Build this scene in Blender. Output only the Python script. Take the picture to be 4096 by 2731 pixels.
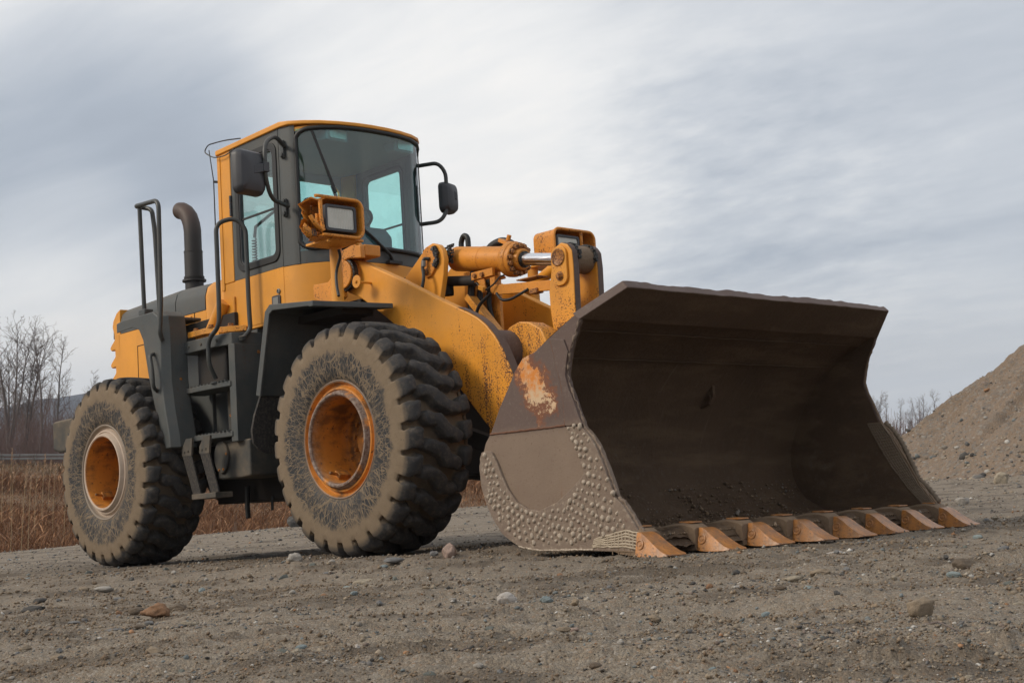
import bpy, bmesh, math, random
import numpy as np
from mathutils import Vector, Matrix, Quaternion
random.seed(7)
rng = np.random.default_rng(11)
for o in list(bpy.data.objects):
    bpy.data.objects.remove(o)
SC = bpy.context.scene
COL = SC.collection
R_ = math.radians

# ------------------------------------------------------------------ frame of the place
# L frame: the loader's own frame (X ahead, Y to its left, Z off the ground it stands on, origin under the front axle).
# The pad slopes, so the L frame is tipped against true vertical by TILT.
CAM_L = np.array([7.89634247, -7.22249336, 0.20866038])
YAW, PITCH_L, ROLL_L, PITCH_W = 2.372757, 0.123868, -0.065397, math.radians(5.19)
def cam_rows(yaw, pitch, roll):
    f = np.array([math.cos(pitch)*math.cos(yaw), math.cos(pitch)*math.sin(yaw), math.sin(pitch)])
    r = np.array([math.sin(yaw), -math.cos(yaw), 0.0]); u = np.cross(r, f)
    c, s = math.cos(roll), math.sin(roll)
    return np.array([c*r+s*u, -s*r+c*u, f])
ML = cam_rows(YAW, PITCH_L, ROLL_L)
MW = cam_rows(YAW, PITCH_W, 0.0)
Q = MW.T @ ML
TILT = Matrix([list(Q[0])+[0], list(Q[1])+[0], list(Q[2])+[0], [0, 0, 0, 1]])
CAM_W = Q @ CAM_L

# ------------------------------------------------------------------ camera
cd = bpy.data.cameras.new('camera'); cam = bpy.data.objects.new('camera', cd); COL.objects.link(cam)
cd.sensor_width = 36.0; cd.lens = 48.81; cd.clip_start = 0.05; cd.clip_end = 8000
cam.matrix_world = Matrix([[MW[0][i], MW[1][i], -MW[2][i], CAM_W[i]] for i in range(3)] + [[0, 0, 0, 1]])
SC.camera = cam
FWD = np.array([math.cos(YAW), math.sin(YAW), 0.0]); RGT = np.array([math.sin(YAW), -math.cos(YAW), 0.0])

# ------------------------------------------------------------------ view
SC.view_settings.view_transform = 'Standard'
SC.view_settings.look = 'None'
SC.view_settings.exposure = 0.70
SC.view_settings.gamma = 1.0
SC.view_settings.use_curve_mapping = False

# ------------------------------------------------------------------ node helper
class NT:
    def __init__(s, tree):
        s.t = tree; s.L = tree.links
    def add(s, kind, **kw):
        n = s.t.nodes.new(kind)
        for k, v in kw.items():
            setattr(n, k, v)
        return n
    def put(s, sock, v):
        if hasattr(v, 'is_linked') or isinstance(v, bpy.types.NodeSocket):
            s.L.new(v, sock)
        elif v is not None:
            try:
                sock.default_value = v
            except Exception:
                sock.default_value = (*v, 1.0) if len(v) == 3 else v
    def co(s, which='Object'):
        if not hasattr(s, '_tc'):
            s._tc = s.add('ShaderNodeTexCoord')
        return s._tc.outputs[which]
    def map(s, vec, scale=(1, 1, 1), rot=(0, 0, 0), loc=(0, 0, 0)):
        n = s.add('ShaderNodeMapping'); s.L.new(vec, n.inputs[0])
        n.inputs['Scale'].default_value = scale; n.inputs['Rotation'].default_value = rot; n.inputs['Location'].default_value = loc
        return n.outputs[0]
    def noise(s, scale, detail=3, rough=.55, vec=None, dist=0.0, col=False):
        n = s.add('ShaderNodeTexNoise'); s.L.new(vec if vec is not None else s.co(), n.inputs['Vector'])
        n.inputs['Scale'].default_value = scale; n.inputs['Detail'].default_value = detail
        n.inputs['Roughness'].default_value = rough; n.inputs['Distortion'].default_value = dist
        return n.outputs['Color' if col else 'Fac']
    def voro(s, scale, feature='F1', vec=None, out='Distance', rnd=1.0):
        n = s.add('ShaderNodeTexVoronoi', feature=feature); s.L.new(vec if vec is not None else s.co(), n.inputs['Vector'])
        n.inputs['Scale'].default_value = scale; n.inputs['Randomness'].default_value = rnd
        return n.outputs[out]
    def m(s, op, a, b=None, c=None):
        n = s.add('ShaderNodeMath', operation=op)
        s.put(n.inputs[0], a)
        if b is not None: s.put(n.inputs[1], b)
        if c is not None: s.put(n.inputs[2], c)
        return n.outputs[0]
    def vm(s, op, a, b=None):
        n = s.add('ShaderNodeVectorMath', operation=op); s.put(n.inputs[0], a)
        if b is not None: s.put(n.inputs[1], b)
        return n.outputs['Value'] if op in ('DOT_PRODUCT', 'LENGTH', 'DISTANCE') else n.outputs[0]
    def ss(s, v, lo, hi, a=0.0, b=1.0):
        n = s.add('ShaderNodeMapRange', interpolation_type='SMOOTHSTEP'); s.put(n.inputs[0], v)
        n.inputs[1].default_value = lo; n.inputs[2].default_value = hi; n.inputs[3].default_value = a; n.inputs[4].default_value = b
        return n.outputs[0]
    def lin(s, v, lo, hi, a=0.0, b=1.0):
        n = s.add('ShaderNodeMapRange'); s.put(n.inputs[0], v)
        n.inputs[1].default_value = lo; n.inputs[2].default_value = hi; n.inputs[3].default_value = a; n.inputs[4].default_value = b
        return n.outputs[0]
    def mix(s, f, a, b, mode='MIX'):
        n = s.add('ShaderNodeMix', data_type='RGBA', blend_type=mode); s.put(n.inputs[0], f); s.put(n.inputs[6], a); s.put(n.inputs[7], b)
        return n.outputs[2]
    def mixf(s, f, a, b):
        n = s.add('ShaderNodeMix', data_type='FLOAT'); s.put(n.inputs[0], f); s.put(n.inputs[2], a); s.put(n.inputs[3], b)
        return n.outputs[0]
    def sep(s, v):
        n = s.add('ShaderNodeSeparateXYZ'); s.L.new(v, n.inputs[0]); return n.outputs
    def comb(s, x, y, z):
        n = s.add('ShaderNodeCombineXYZ')
        for i, v in enumerate((x, y, z)): s.put(n.inputs[i], v)
        return n.outputs[0]
    def attr(s, name, out='Fac'):
        n = s.add('ShaderNodeAttribute', attribute_name=name); return n.outputs[out]
    def bump(s, h, strength=.5, dist=.01, nrm=None):
        n = s.add('ShaderNodeBump'); n.inputs['Strength'].default_value = strength; n.inputs['Distance'].default_value = dist
        s.L.new(h, n.inputs['Height'])
        if nrm is not None: s.L.new(nrm, n.inputs['Normal'])
        return n.outputs[0]
    def rnd(s):
        return s.add('ShaderNodeObjectInfo').outputs['Random']

def M_(name, base=(.5, .5, .5), rough=.6, metal=0.0, spec=.5, fn=None):
    """A Principled material; fn(N) may return a dict of inputs."""
    m = bpy.data.materials.new(name); m.use_nodes = True
    nt = m.node_tree; nt.nodes.clear(); N = NT(nt)
    out = N.add('ShaderNodeOutputMaterial'); b = N.add('ShaderNodeBsdfPrincipled')
    N.L.new(b.outputs[0], out.inputs[0])
    d = {'Base Color': (*base, 1), 'Roughness': rough, 'Metallic': metal, 'Specular IOR Level': spec}
    if fn: d.update(fn(N) or {})
    for k, v in d.items():
        N.put(b.inputs[k], v)
    return m

# ------------------------------------------------------------------ world: overcast sky
SUN_AZ_L = np.array([-0.42, -0.86, 0.66])           # from the scene towards the veiled sun (L frame)
SUN_W = Q @ (SUN_AZ_L/np.linalg.norm(SUN_AZ_L))
sun_el = math.asin(SUN_W[2]); sun_az = math.atan2(SUN_W[0], SUN_W[1])
W = bpy.data.worlds.new('World'); SC.world = W; W.use_nodes = True
W.node_tree.nodes.clear(); N = NT(W.node_tree)
out = N.add('ShaderNodeOutputWorld'); bg = N.add('ShaderNodeBackground'); N.L.new(bg.outputs[0], out.inputs[0])
sky = N.add('ShaderNodeTexSky', sky_type='NISHITA'); sky.sun_disc = False
sky.sun_elevation = sun_el; sky.sun_rotation = sun_az; sky.dust_density = 2.0
d = N.vm('NORMALIZE', N.co('Generated'))
def dirdot(v): return N.vm('DOT_PRODUCT', d, tuple(v))
def pxdir(x, y):          # direction of a point of the sky, by its place in the view (in 4096-wide units)
    v = MW.T @ np.array([(x-2048)/5553.0, -(y-1365.5)/5553.0, 1.0]); return v/np.linalg.norm(v)
sx, sy, sz = N.sep(d)[0:3]
# clouds on a flat layer overhead, streaked along one wind direction
den = N.m('ADD', N.m('MAXIMUM', sz, 0.0), 0.22)
u = N.m('DIVIDE', sx, den); v = N.m('DIVIDE', sy, den)
uv = N.comb(u, v, 0.0)
ang = math.atan2((FWD*0.75-RGT*1.0)[1], (FWD*0.75-RGT*1.0)[0])
st = N.map(N.map(uv, rot=(0, 0, -ang)), scale=(0.6, 2.1, 1))
wn = N.noise(1.0, 4, .5, uv, col=True)
stw = N.vm('ADD', st, N.vm('MULTIPLY', N.vm('SUBTRACT', wn, (.5, .5, .5)), (.9, .9, 0)))
n1 = N.noise(1.3, 5, .5, stw)
n2 = N.noise(3.4, 8, .62, N.vm('ADD', st, N.vm('MULTIPLY', wn, (.5, .9, 0))))
n3 = N.noise(9.0, 8, .65, N.map(uv, rot=(0, 0, .3), scale=(1.0, 1.8, 1)))
br = N.m('ADD', N.m('MULTIPLY', N.m('SUBTRACT', n1, .5), .40), N.m('MULTIPLY', N.m('SUBTRACT', n2, .5), .36))
def lobe(x, y, deg, amp):
    a = dirdot(pxdir(x, y)); c = math.cos(R_(deg))
    return N.m('MULTIPLY', N.ss(a, c, 1.0), amp)
for (x, y, dg, am) in ((1500, 600, 14, .20), (120, 300, 8, .16), (330, 930, 11, -.46), (700, 150, 7, -.12), (1000, 1000, 8, -.06), (300, 1480, 9, .50), (60, 1650, 8, .25), (2700, 800, 16, .06), (2100, 150, 9, -.05),
                       (3700, 250, 16, -.10), (2900, 1080, 6, -.08), (3400, 900, 8, -.03), (2300, 900, 6, .06)):
    br = N.m('ADD', br, lobe(x, y, dg, am))
mott = N.m('MULTIPLY', N.m('MULTIPLY', N.m('SUBTRACT', n3, .5), lobe(2950, 1000, 12, 1.0)), .55)
br = N.m('ADD', N.m('ADD', br, mott), .61)
ramp = N.add('ShaderNodeValToRGB'); N.L.new(br, ramp.inputs[0])
cr = ramp.color_ramp
for i, (pos, c) in enumerate(((0.0, (.17, .19, .225)), (1.0, (.78, .74, .685)), (.33, (.285, .312, .352)), (.55, (.43, .446, .468)), (.78, (.63, .622, .607)))):
    e = cr.elements[i] if i < 2 else cr.elements.new(pos)
    e.position = pos; e.color = (*c, 1)
cl = ramp.outputs[0]
# warm pale band low over the horizon
hz = N.m('MULTIPLY', N.ss(sz, 0.16, 0.0), .55)
cl = N.mix(hz, cl, (.62, .575, .52, 1))
cl10 = N.vm('SCALE', cl); N.t.nodes[-1].inputs['Scale'].default_value = 10.0
skyc = N.mix(.93, sky.outputs[0], cl10)
N.L.new(skyc, bg.inputs[0]); bg.inputs[1].default_value = 0.1

# ------------------------------------------------------------------ sun behind thin cloud
sd = bpy.data.lights.new('sun', 'SUN'); so = bpy.data.objects.new('sun', sd); COL.objects.link(so)
sd.energy = 1.5; sd.angle = R_(18); sd.color = (1.0, .89, .74)
so.rotation_euler = Vector(SUN_W).to_track_quat('Z', 'Y').to_euler()
so.location = (0, 0, 60)

# ------------------------------------------------------------------ mesh helpers
def V3(a): return Vector((float(a[0]), float(a[1]), float(a[2])))
class MB:
    def __init__(s): s.v = []; s.f = []; s.mi = []; s.cur = 0
    def mat(s, i): s.cur = i; return s
    def add(s, vs, fs):
        b = len(s.v); s.v += [tuple(map(float, p)) for p in vs]
        for f in fs: s.f.append(tuple(b+i for i in f)); s.mi.append(s.cur)
        return s
    def box(s, x0, x1, y0, y1, z0, z1):
        return s.add([(x, y, z) for x in (x0, x1) for y in (y0, y1) for z in (z0, z1)],
                     [(0, 1, 3, 2), (4, 6, 7, 5), (0, 4, 5, 1), (2, 3, 7, 6), (0, 2, 6, 4), (1, 5, 7, 3)])
    def obox(s, c, ax, h):
        c = V3(c); A = [V3(a).normalized()*h[i] for i, a in enumerate(ax)]
        return s.add([c+A[0]*i+A[1]*j+A[2]*k for i in (-1, 1) for j in (-1, 1) for k in (-1, 1)],
                     [(0, 1, 3, 2), (4, 6, 7, 5), (0, 4, 5, 1), (2, 3, 7, 6), (0, 2, 6, 4), (1, 5, 7, 3)])
    def beam(s, p0, p1, w, h, up=(0, 0, 1)):
        p0, p1 = V3(p0), V3(p1); d = p1-p0; side = d.cross(V3(up)).normalized(); u = side.cross(d).normalized()
        return s.obox((p0+p1)/2, (d, side, u), (d.length/2, w/2, h/2))
    def prism(s, pts, ax, a0, a1, pts2=None):
        """polygon in the plane across axis ax ('x': (y,z), 'y': (x,z), 'z': (x,y)) from a0 to a1"""
        def P(q, a):
            return {'x': (a, q[0], q[1]), 'y': (q[0], a, q[1]), 'z': (q[0], q[1], a)}[ax]
        n = len(pts); q2 = pts2 or pts
        vs = [P(q, a0) for q in pts]+[P(q, a1) for q in q2]
        return s.add(vs, [tuple(range(n)), tuple(range(2*n-1, n-1, -1))]+[(i, (i+1) % n, n+(i+1) % n, n+i) for i in range(n)])
    def ring(s, outer, inner, ax, a0, a1):
        def P(q, a):
            return {'x': (a, q[0], q[1]), 'y': (q[0], a, q[1]), 'z': (q[0], q[1], a)}[ax]
        n = len(outer); vs = [P(q, a0) for q in outer]+[P(q, a0) for q in inner]+[P(q, a1) for q in outer]+[P(q, a1) for q in inner]
        fs = []
        for i in range(n):
            j = (i+1) % n
            fs += [(i, j, n+j, n+i), (2*n+i, 3*n+i, 3*n+j, 2*n+j), (i, 2*n+i, 2*n+j, j), (n+i, n+j, 3*n+j, 3*n+i)]
        return s.add(vs, fs)
    def tube(s, path, r, n=8, closed=False, cap=True):
        P = [V3(p) for p in path]; m = len(P); rr = r if hasattr(r, '__len__') else [r]*m
        T = []
        for i in range(m):
            a = P[(i-1) % m] if (closed or i > 0) else P[i]; b = P[(i+1) % m] if (closed or i < m-1) else P[i]
            T.append((b-a).normalized())
        u = T[0].orthogonal().normalized(); vs = []
        for i in range(m):
            u = (u-T[i]*u.dot(T[i]))
            u = u.normalized() if u.length > 1e-6 else T[i].orthogonal().normalized()
            w = T[i].cross(u)
            for k in range(n):
                a = 2*math.pi*k/n; vs.append(P[i]+(u*math.cos(a)+w*math.sin(a))*rr[i])
        fs = []
        for i in range(m if closed else m-1):
            for k in range(n):
                a = i*n+k; b = i*n+(k+1) % n; c = ((i+1) % m)*n+(k+1) % n; d = ((i+1) % m)*n+k
                fs.append((a, b, c, d))
        if cap and not closed: fs += [tuple(range(n-1, -1, -1)), tuple((m-1)*n+k for k in range(n))]
        return s.add(vs, fs)
    def cyl(s, p0, p1, r, n=16, r2=None): return s.tube([p0, p1], [r, r if r2 is None else r2], n)
    def lathe(s, prof, o, d, n=32, closed=False, cap0=True):
        """prof: (radius, distance along d from o)"""
        o, d = V3(o), V3(d).normalized(); u = d.orthogonal().normalized(); w = d.cross(u); vs = []
        for (r, a) in prof:
            for k in range(n):
                t = 2*math.pi*k/n; vs.append(o+d*a+(u*math.cos(t)+w*math.sin(t))*r)
        fs = []; m = len(prof)
        for i in range(m if closed else m-1):
            for k in range(n):
                fs.append((i*n+k, i*n+(k+1) % n, ((i+1) % m)*n+(k+1) % n, ((i+1) % m)*n+k))
        if not closed:
            if cap0 and prof[0][0] > 1e-5: fs.append(tuple(range(n-1, -1, -1)))
            if prof[-1][0] > 1e-5: fs.append(tuple((m-1)*n+k for k in range(n)))
        return s.add(vs, fs)
    def hexbolt(s, c, d, r, h):
        c, d = V3(c), V3(d).normalized()
        s.cyl(c, c+d*h*.3, r*1.35, 12)
        return s.cyl(c+d*h*.3, c+d*h, r, 6)
    def mirror(s):
        n = MB(); n.v = [(x, -y, z) for x, y, z in s.v]; n.f = [tuple(reversed(f)) for f in s.f]; n.mi = list(s.mi); return n
    def build(s, name, mat, parent=None, bevel=0.0, smooth=38, seg=2, recalc=True, **props):
        me = bpy.data.meshes.new(name); me.from_pydata(s.v, [], s.f)
        for m in (mat if isinstance(mat, (list, tuple)) else [mat]): me.materials.append(m)
        me.polygons.foreach_set('material_index', s.mi)
        if recalc:
            bm = bmesh.new(); bm.from_mesh(me)
            bmesh.ops.remove_doubles(bm, verts=bm.verts, dist=1e-5)
            bmesh.ops.recalc_face_normals(bm, faces=bm.faces); bm.to_mesh(me); bm.free()
        if smooth:
            me.shade_smooth(); me.set_sharp_from_angle(angle=R_(smooth))
        o = bpy.data.objects.new(name, me); COL.objects.link(o); o.parent = parent
        if bevel:
            b = o.modifiers.new('bevel', 'BEVEL'); b.width = bevel; b.segments = seg; b.limit_method = 'ANGLE'; b.angle_limit = R_(38); b.harden_normals = True
        for k, v in props.items(): o[k] = v
        return o
def rawmesh(name, verts, faces, mat, parent=None, smooth=True, attrs=None, **props):
    """big mesh straight from numpy; faces (n,3) or (n,4)"""
    verts = np.asarray(verts, np.float32); faces = np.asarray(faces, np.int32); k = faces.shape[1]
    me = bpy.data.meshes.new(name)
    me.vertices.add(len(verts)); me.vertices.foreach_set('co', verts.ravel())
    me.loops.add(faces.size); me.loops.foreach_set('vertex_index', faces.ravel())
    me.polygons.add(len(faces)); me.polygons.foreach_set('loop_start', np.arange(0, faces.size, k, dtype=np.int32))
    me.update(calc_edges=True)
    if smooth: me.shade_smooth()
    for an, val in (attrs or {}).items():
        val = np.asarray(val, np.float32)
        if val.ndim == 1:
            a = me.attributes.new(an, 'FLOAT', 'POINT'); a.data.foreach_set('value', val)
        else:
            a = me.attributes.new(an, 'FLOAT_COLOR', 'POINT'); a.data.foreach_set('color', np.c_[val, np.ones(len(val))].astype(np.float32).ravel())
    me.materials.append(mat)
    o = bpy.data.objects.new(name, me); COL.objects.link(o); o.parent = parent
    for kk, v in props.items(): o[kk] = v
    return o
def empty(name, parent=None, loc=None, **props):
    o = bpy.data.objects.new(name, None); COL.objects.link(o); o.parent = parent; o.empty_display_size = .2
    if loc is not None: o.location = loc
    for k, v in props.items(): o[k] = v
    return o
def place(o, L, rot=(0, 0, 0), sc=1.0):
    """stand a top-level object at L-frame position L"""
    from mathutils import Euler
    s = sc if hasattr(sc, '__len__') else (sc,)*3
    o.matrix_world = TILT @ Matrix.LocRotScale(Vector(L), Euler(rot), Vector(s))
def fillet(path, rad, n=5):
    P = [V3(p) for p in path]; out = [P[0]]
    for i in range(1, len(P)-1):
        a, b, c = P[i-1], P[i], P[i+1]; d1 = (a-b); d2 = (c-b)
        t = min(rad, d1.length*.48, d2.length*.48); p, q = b+d1.normalized()*t, b+d2.normalized()*t
        for k in range(n+1):
            w = k/n; out.append(p*(1-w)**2+b*2*w*(1-w)+q*w*w)
    out.append(P[-1]); return out
def rrect(x0, x1, z0, z1, r, n=5):
    """rounded rectangle; r one radius or four (x1z1, x0z1, x0z0, x1z0)"""
    rr = r if hasattr(r, '__len__') else (r,)*4; out = []
    for (cx, cz, a0, q) in ((x1, z1, 0, rr[0]), (x0, z1, 90, rr[1]), (x0, z0, 180, rr[2]), (x1, z0, 270, rr[3])):
        sx = -1 if cx == x1 else 1; sz = -1 if cz == z1 else 1
        for k in range(n+1):
            a = R_(a0+90*k/n); out.append((cx+sx*q+q*math.cos(a), cz+sz*q+q*math.sin(a)))
    return out
def hash2(ix, iy, seed):
    h = (ix.astype(np.int64)*374761393+iy.astype(np.int64)*668265263+seed*1442695041) & 0x7fffffff
    h = ((h ^ (h >> 13))*1274126177) & 0x7fffffff
    return ((h ^ (h >> 16)) & 0xffff)/65535.0
def vnoise(x, y, seed=0):
    ix, iy = np.floor(x), np.floor(y); fx, fy = x-ix, y-iy; fx = fx*fx*fx*(fx*(fx*6-15)+10); fy = fy*fy*fy*(fy*(fy*6-15)+10)
    a, b, c, d = hash2(ix, iy, seed), hash2(ix+1, iy, seed), hash2(ix, iy+1, seed), hash2(ix+1, iy+1, seed)
    return (a*(1-fx)+b*fx)*(1-fy)+(c*(1-fx)+d*fx)*fy
def fbm(x, y, oct=4, seed=0, gain=.5):
    s = 0; a = 1; t = 0
    for i in range(oct):
        s = s+a*(vnoise(x, y, seed+i*17)-.5); t += a; a *= gain; x = x*2.03+7.1; y = y*2.03-3.7
    return s/t*2
def sstep(v, a, b):
    t = np.clip((v-a)/(b-a), 0, 1); return t*t*(3-2*t)

# ------------------------------------------------------------------ materials
RUST = (.105, .036, .013)
def f_paint(base, chips=.0, grad=None, dust=.25, rough=.42, drip=.3, dustcol=(.20, .155, .11)):
    def fn(N):
        c = N.co()
        big = N.noise(1.7, 4, .6)
        col = N.mix(N.ss(big, .35, .7), tuple(b*.90 for b in base), tuple(min(1, b*1.07) for b in base))
        fine = N.noise(78, 5, .60)
        med = N.noise(5.0, 5, .6)
        v = N.m('ADD', N.m('MULTIPLY', fine, .80), N.m('MULTIPLY', med, .28))
        streak = N.noise(1.0, 5, .6, N.map(c, scale=(16, 16, 1.1)))
        v = N.m('ADD', v, N.m('MULTIPLY', N.m('SUBTRACT', streak, .5), drip))
        if grad is not None: v = N.m('ADD', v, grad(N))
        lo = .70-chips
        chip = N.ss(v, lo, lo+.035)
        halo = N.ss(v, lo-.10, lo)
        col = N.mix(N.m('MULTIPLY', halo, .35), col, (base[0]*.62, base[1]*.48, base[2]*.5))
        rc = N.mix(N.noise(60, 3), (.05, .022, .012), (.17, .06, .02))
        col = N.mix(chip, col, rc)
        ds = N.m('MULTIPLY', N.ss(N.noise(3.1, 6, .65), .36, .72), dust)
        nz = N.sep(N.add('ShaderNodeNewGeometry').outputs['Normal'])[2]
        ds = N.m('ADD', ds, N.m('MULTIPLY', N.ss(nz, .3, .95), dust*1.1))
        col = N.mix(ds, col, dustcol)
        r = N.mixf(chip, N.m('ADD', rough, N.m('MULTIPLY', ds, .5)), .85)
        bmp = N.bump(N.m('SUBTRACT', N.m('MULTIPLY', N.noise(7, 3), .5), N.m('MULTIPLY', chip, .5)), .18, .008)
        return {'Base Color': col, 'Roughness': r, 'Normal': bmp, 'Specular IOR Level': .45}
    return fn
YEL = (.75, .313, .029)
GRY = (.060, .068, .069)
m_yel = M_('yellow paint', fn=f_paint(YEL, -.035, dust=.10))
m_yel_worn = M_('chipped yellow paint', fn=f_paint(YEL, .065, dust=.16, drip=.35))
m_yel_cyl = M_('oily yellow paint', fn=f_paint((.70, .27, .03), .05, dust=.2, dustcol=(.10, .06, .03)))
def arm_grad(N):
    x, y, z = N.sep(N.co())[0:3]
    g = N.ss(N.m('SUBTRACT', x, N.m('MULTIPLY', z, .55)), -.55, .60)
    return N.m('MULTIPLY', g, .145)
m_arm = M_('rust speckled yellow paint', fn=f_paint(YEL, .015, grad=arm_grad, dust=.14, drip=.42))
m_bell = M_('rusty yellow plate', fn=f_paint(YEL, .02, grad=lambda N: N.m('MULTIPLY', N.ss(N.sep(N.co())[2], 1.95, 1.45), .105), dust=.2, drip=.3))
m_lampyel = M_('rust stained yellow sheet', fn=f_paint((.70, .27, .03), .09, dust=.12, drip=.2))
m_grey = M_('dark grey paint', fn=f_paint(GRY, .012, dust=.34, rough=.5, drip=.40, dustcol=(.16, .14, .115)))
m_greydirty = M_('muddy dark grey paint', fn=f_paint((.045, .046, .043), -.02, dust=1.0, rough=.68, drip=.5, dustcol=(.150, .122, .092)))
m_frame = M_('black frame steel', fn=f_paint((.018, .016, .015), -.04, dust=.45, rough=.7, dustcol=(.06, .045, .035)))
m_bar = M_('grey handrail paint', fn=f_paint((.040, .045, .045), -.02, dust=.12, rough=.42))
m_black = M_('black rubber', (.012, .012, .012), .55)
m_plastic = M_('black plastic', fn=lambda N: {'Base Color': N.mix(N.noise(6, 4), (.030, .031, .036), (.052, .053, .060)), 'Roughness': .48, 'Normal': N.bump(N.noise(320, 2), .15, .001)})
m_flap = M_('dusty rubber flap', fn=lambda N: {'Base Color': N.mix(N.ss(N.noise(40, 6, .7), .4, .75), (.020, .018, .017), (.085, .070, .055)), 'Roughness': .85, 'Normal': N.bump(N.noise(90, 5, .7), .5, .006)})
m_chrome = M_('chromed rod', (.78, .78, .80), .12, 1.0, fn=lambda N: {'Roughness': N.lin(N.noise(1, 4, .6, N.map(N.co(), scale=(3, 80, 80))), .3, .7, .06, .28)})
m_grease = M_('black grease', (.012, .010, .008), .30, fn=lambda N: {'Normal': N.bump(N.noise(45, 4), .8, .02)})
m_exh = M_('rusted exhaust', fn=lambda N: (lambda z: {'Base Color': N.mix(N.ss(z, 3.1, 3.45), N.mix(N.noise(8, 5), (.018, .017, .018), (.036, .032, .031)), N.mix(N.noise(9, 5), (.035, .022, .018), (.085, .048, .034))), 'Roughness': .6, 'Normal': N.bump(N.noise(60, 3), .2, .003)})(N.m('ADD', N.sep(N.co())[2], N.m('MULTIPLY', N.noise(6, 3), .12))))
m_bolt = M_('rusty bolt', fn=f_paint((.42, .17, .03), .14, dust=.25))
m_seat = M_('dark seat fabric', (.025, .027, .03), .8)
m_head = M_('cab lining', (.28, .30, .30), .8)
m_brasswire = M_('wire', (.02, .018, .016), .5)

def glass(name, tint, refl=.9, dirt=.05):
    m = bpy.data.materials.new(name); m.use_nodes = True; t = m.node_tree; t.nodes.clear(); N = NT(t)
    out = N.add('ShaderNodeOutputMaterial'); tr = N.add('ShaderNodeBsdfTransparent'); tr.inputs[0].default_value = (*tint, 1)
    gl = N.add('ShaderNodeBsdfGlossy'); gl.inputs['Roughness'].default_value = .02; gl.inputs[0].default_value = (refl, refl, refl, 1)
    df = N.add('ShaderNodeBsdfDiffuse'); df.inputs[0].default_value = (.32, .30, .26, 1)
    ge = N.add('ShaderNodeNewGeometry'); ca = N.m('ABSOLUTE', N.vm('DOT_PRODUCT', ge.outputs['Normal'], ge.outputs['Incoming']))
    fr = N.m('MULTIPLY_ADD', N.m('POWER', N.m('SUBTRACT', 1.0, ca), 5.0), .88, .10)
    mx = N.add('ShaderNodeMixShader'); N.L.new(fr, mx.inputs[0]); N.L.new(tr.outputs[0], mx.inputs[1]); N.L.new(gl.outputs[0], mx.inputs[2])
    m2 = N.add('ShaderNodeMixShader'); N.put(m2.inputs[0], N.m('MULTIPLY', N.ss(N.noise(4, 6, .7), .40, .75), dirt)); N.L.new(mx.outputs[0], m2.inputs[1]); N.L.new(df.outputs[0], m2.inputs[2])
    N.L.new(m2.outputs[0], out.inputs[0]); return m
m_glass = glass('tinted windscreen glass', (.56, .95, .97), .9, .08)
m_glass2 = glass('tinted side glass', (.88, .965, .935), .8, .05)
def f_lens(N):
    x, y, z = N.sep(N.co())[0:3]
    w = N.m('SINE', N.m('MULTIPLY', y, 420.0))
    return {'Base Color': N.mix(N.noise(9, 3), (.42, .41, .34), (.66, .65, .58)), 'Roughness': .16, 'Specular IOR Level': .8, 'Normal': N.bump(w, .5, .004), 'Coat Weight': .6}
m_lens = M_('headlight lens', fn=f_lens)

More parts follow.
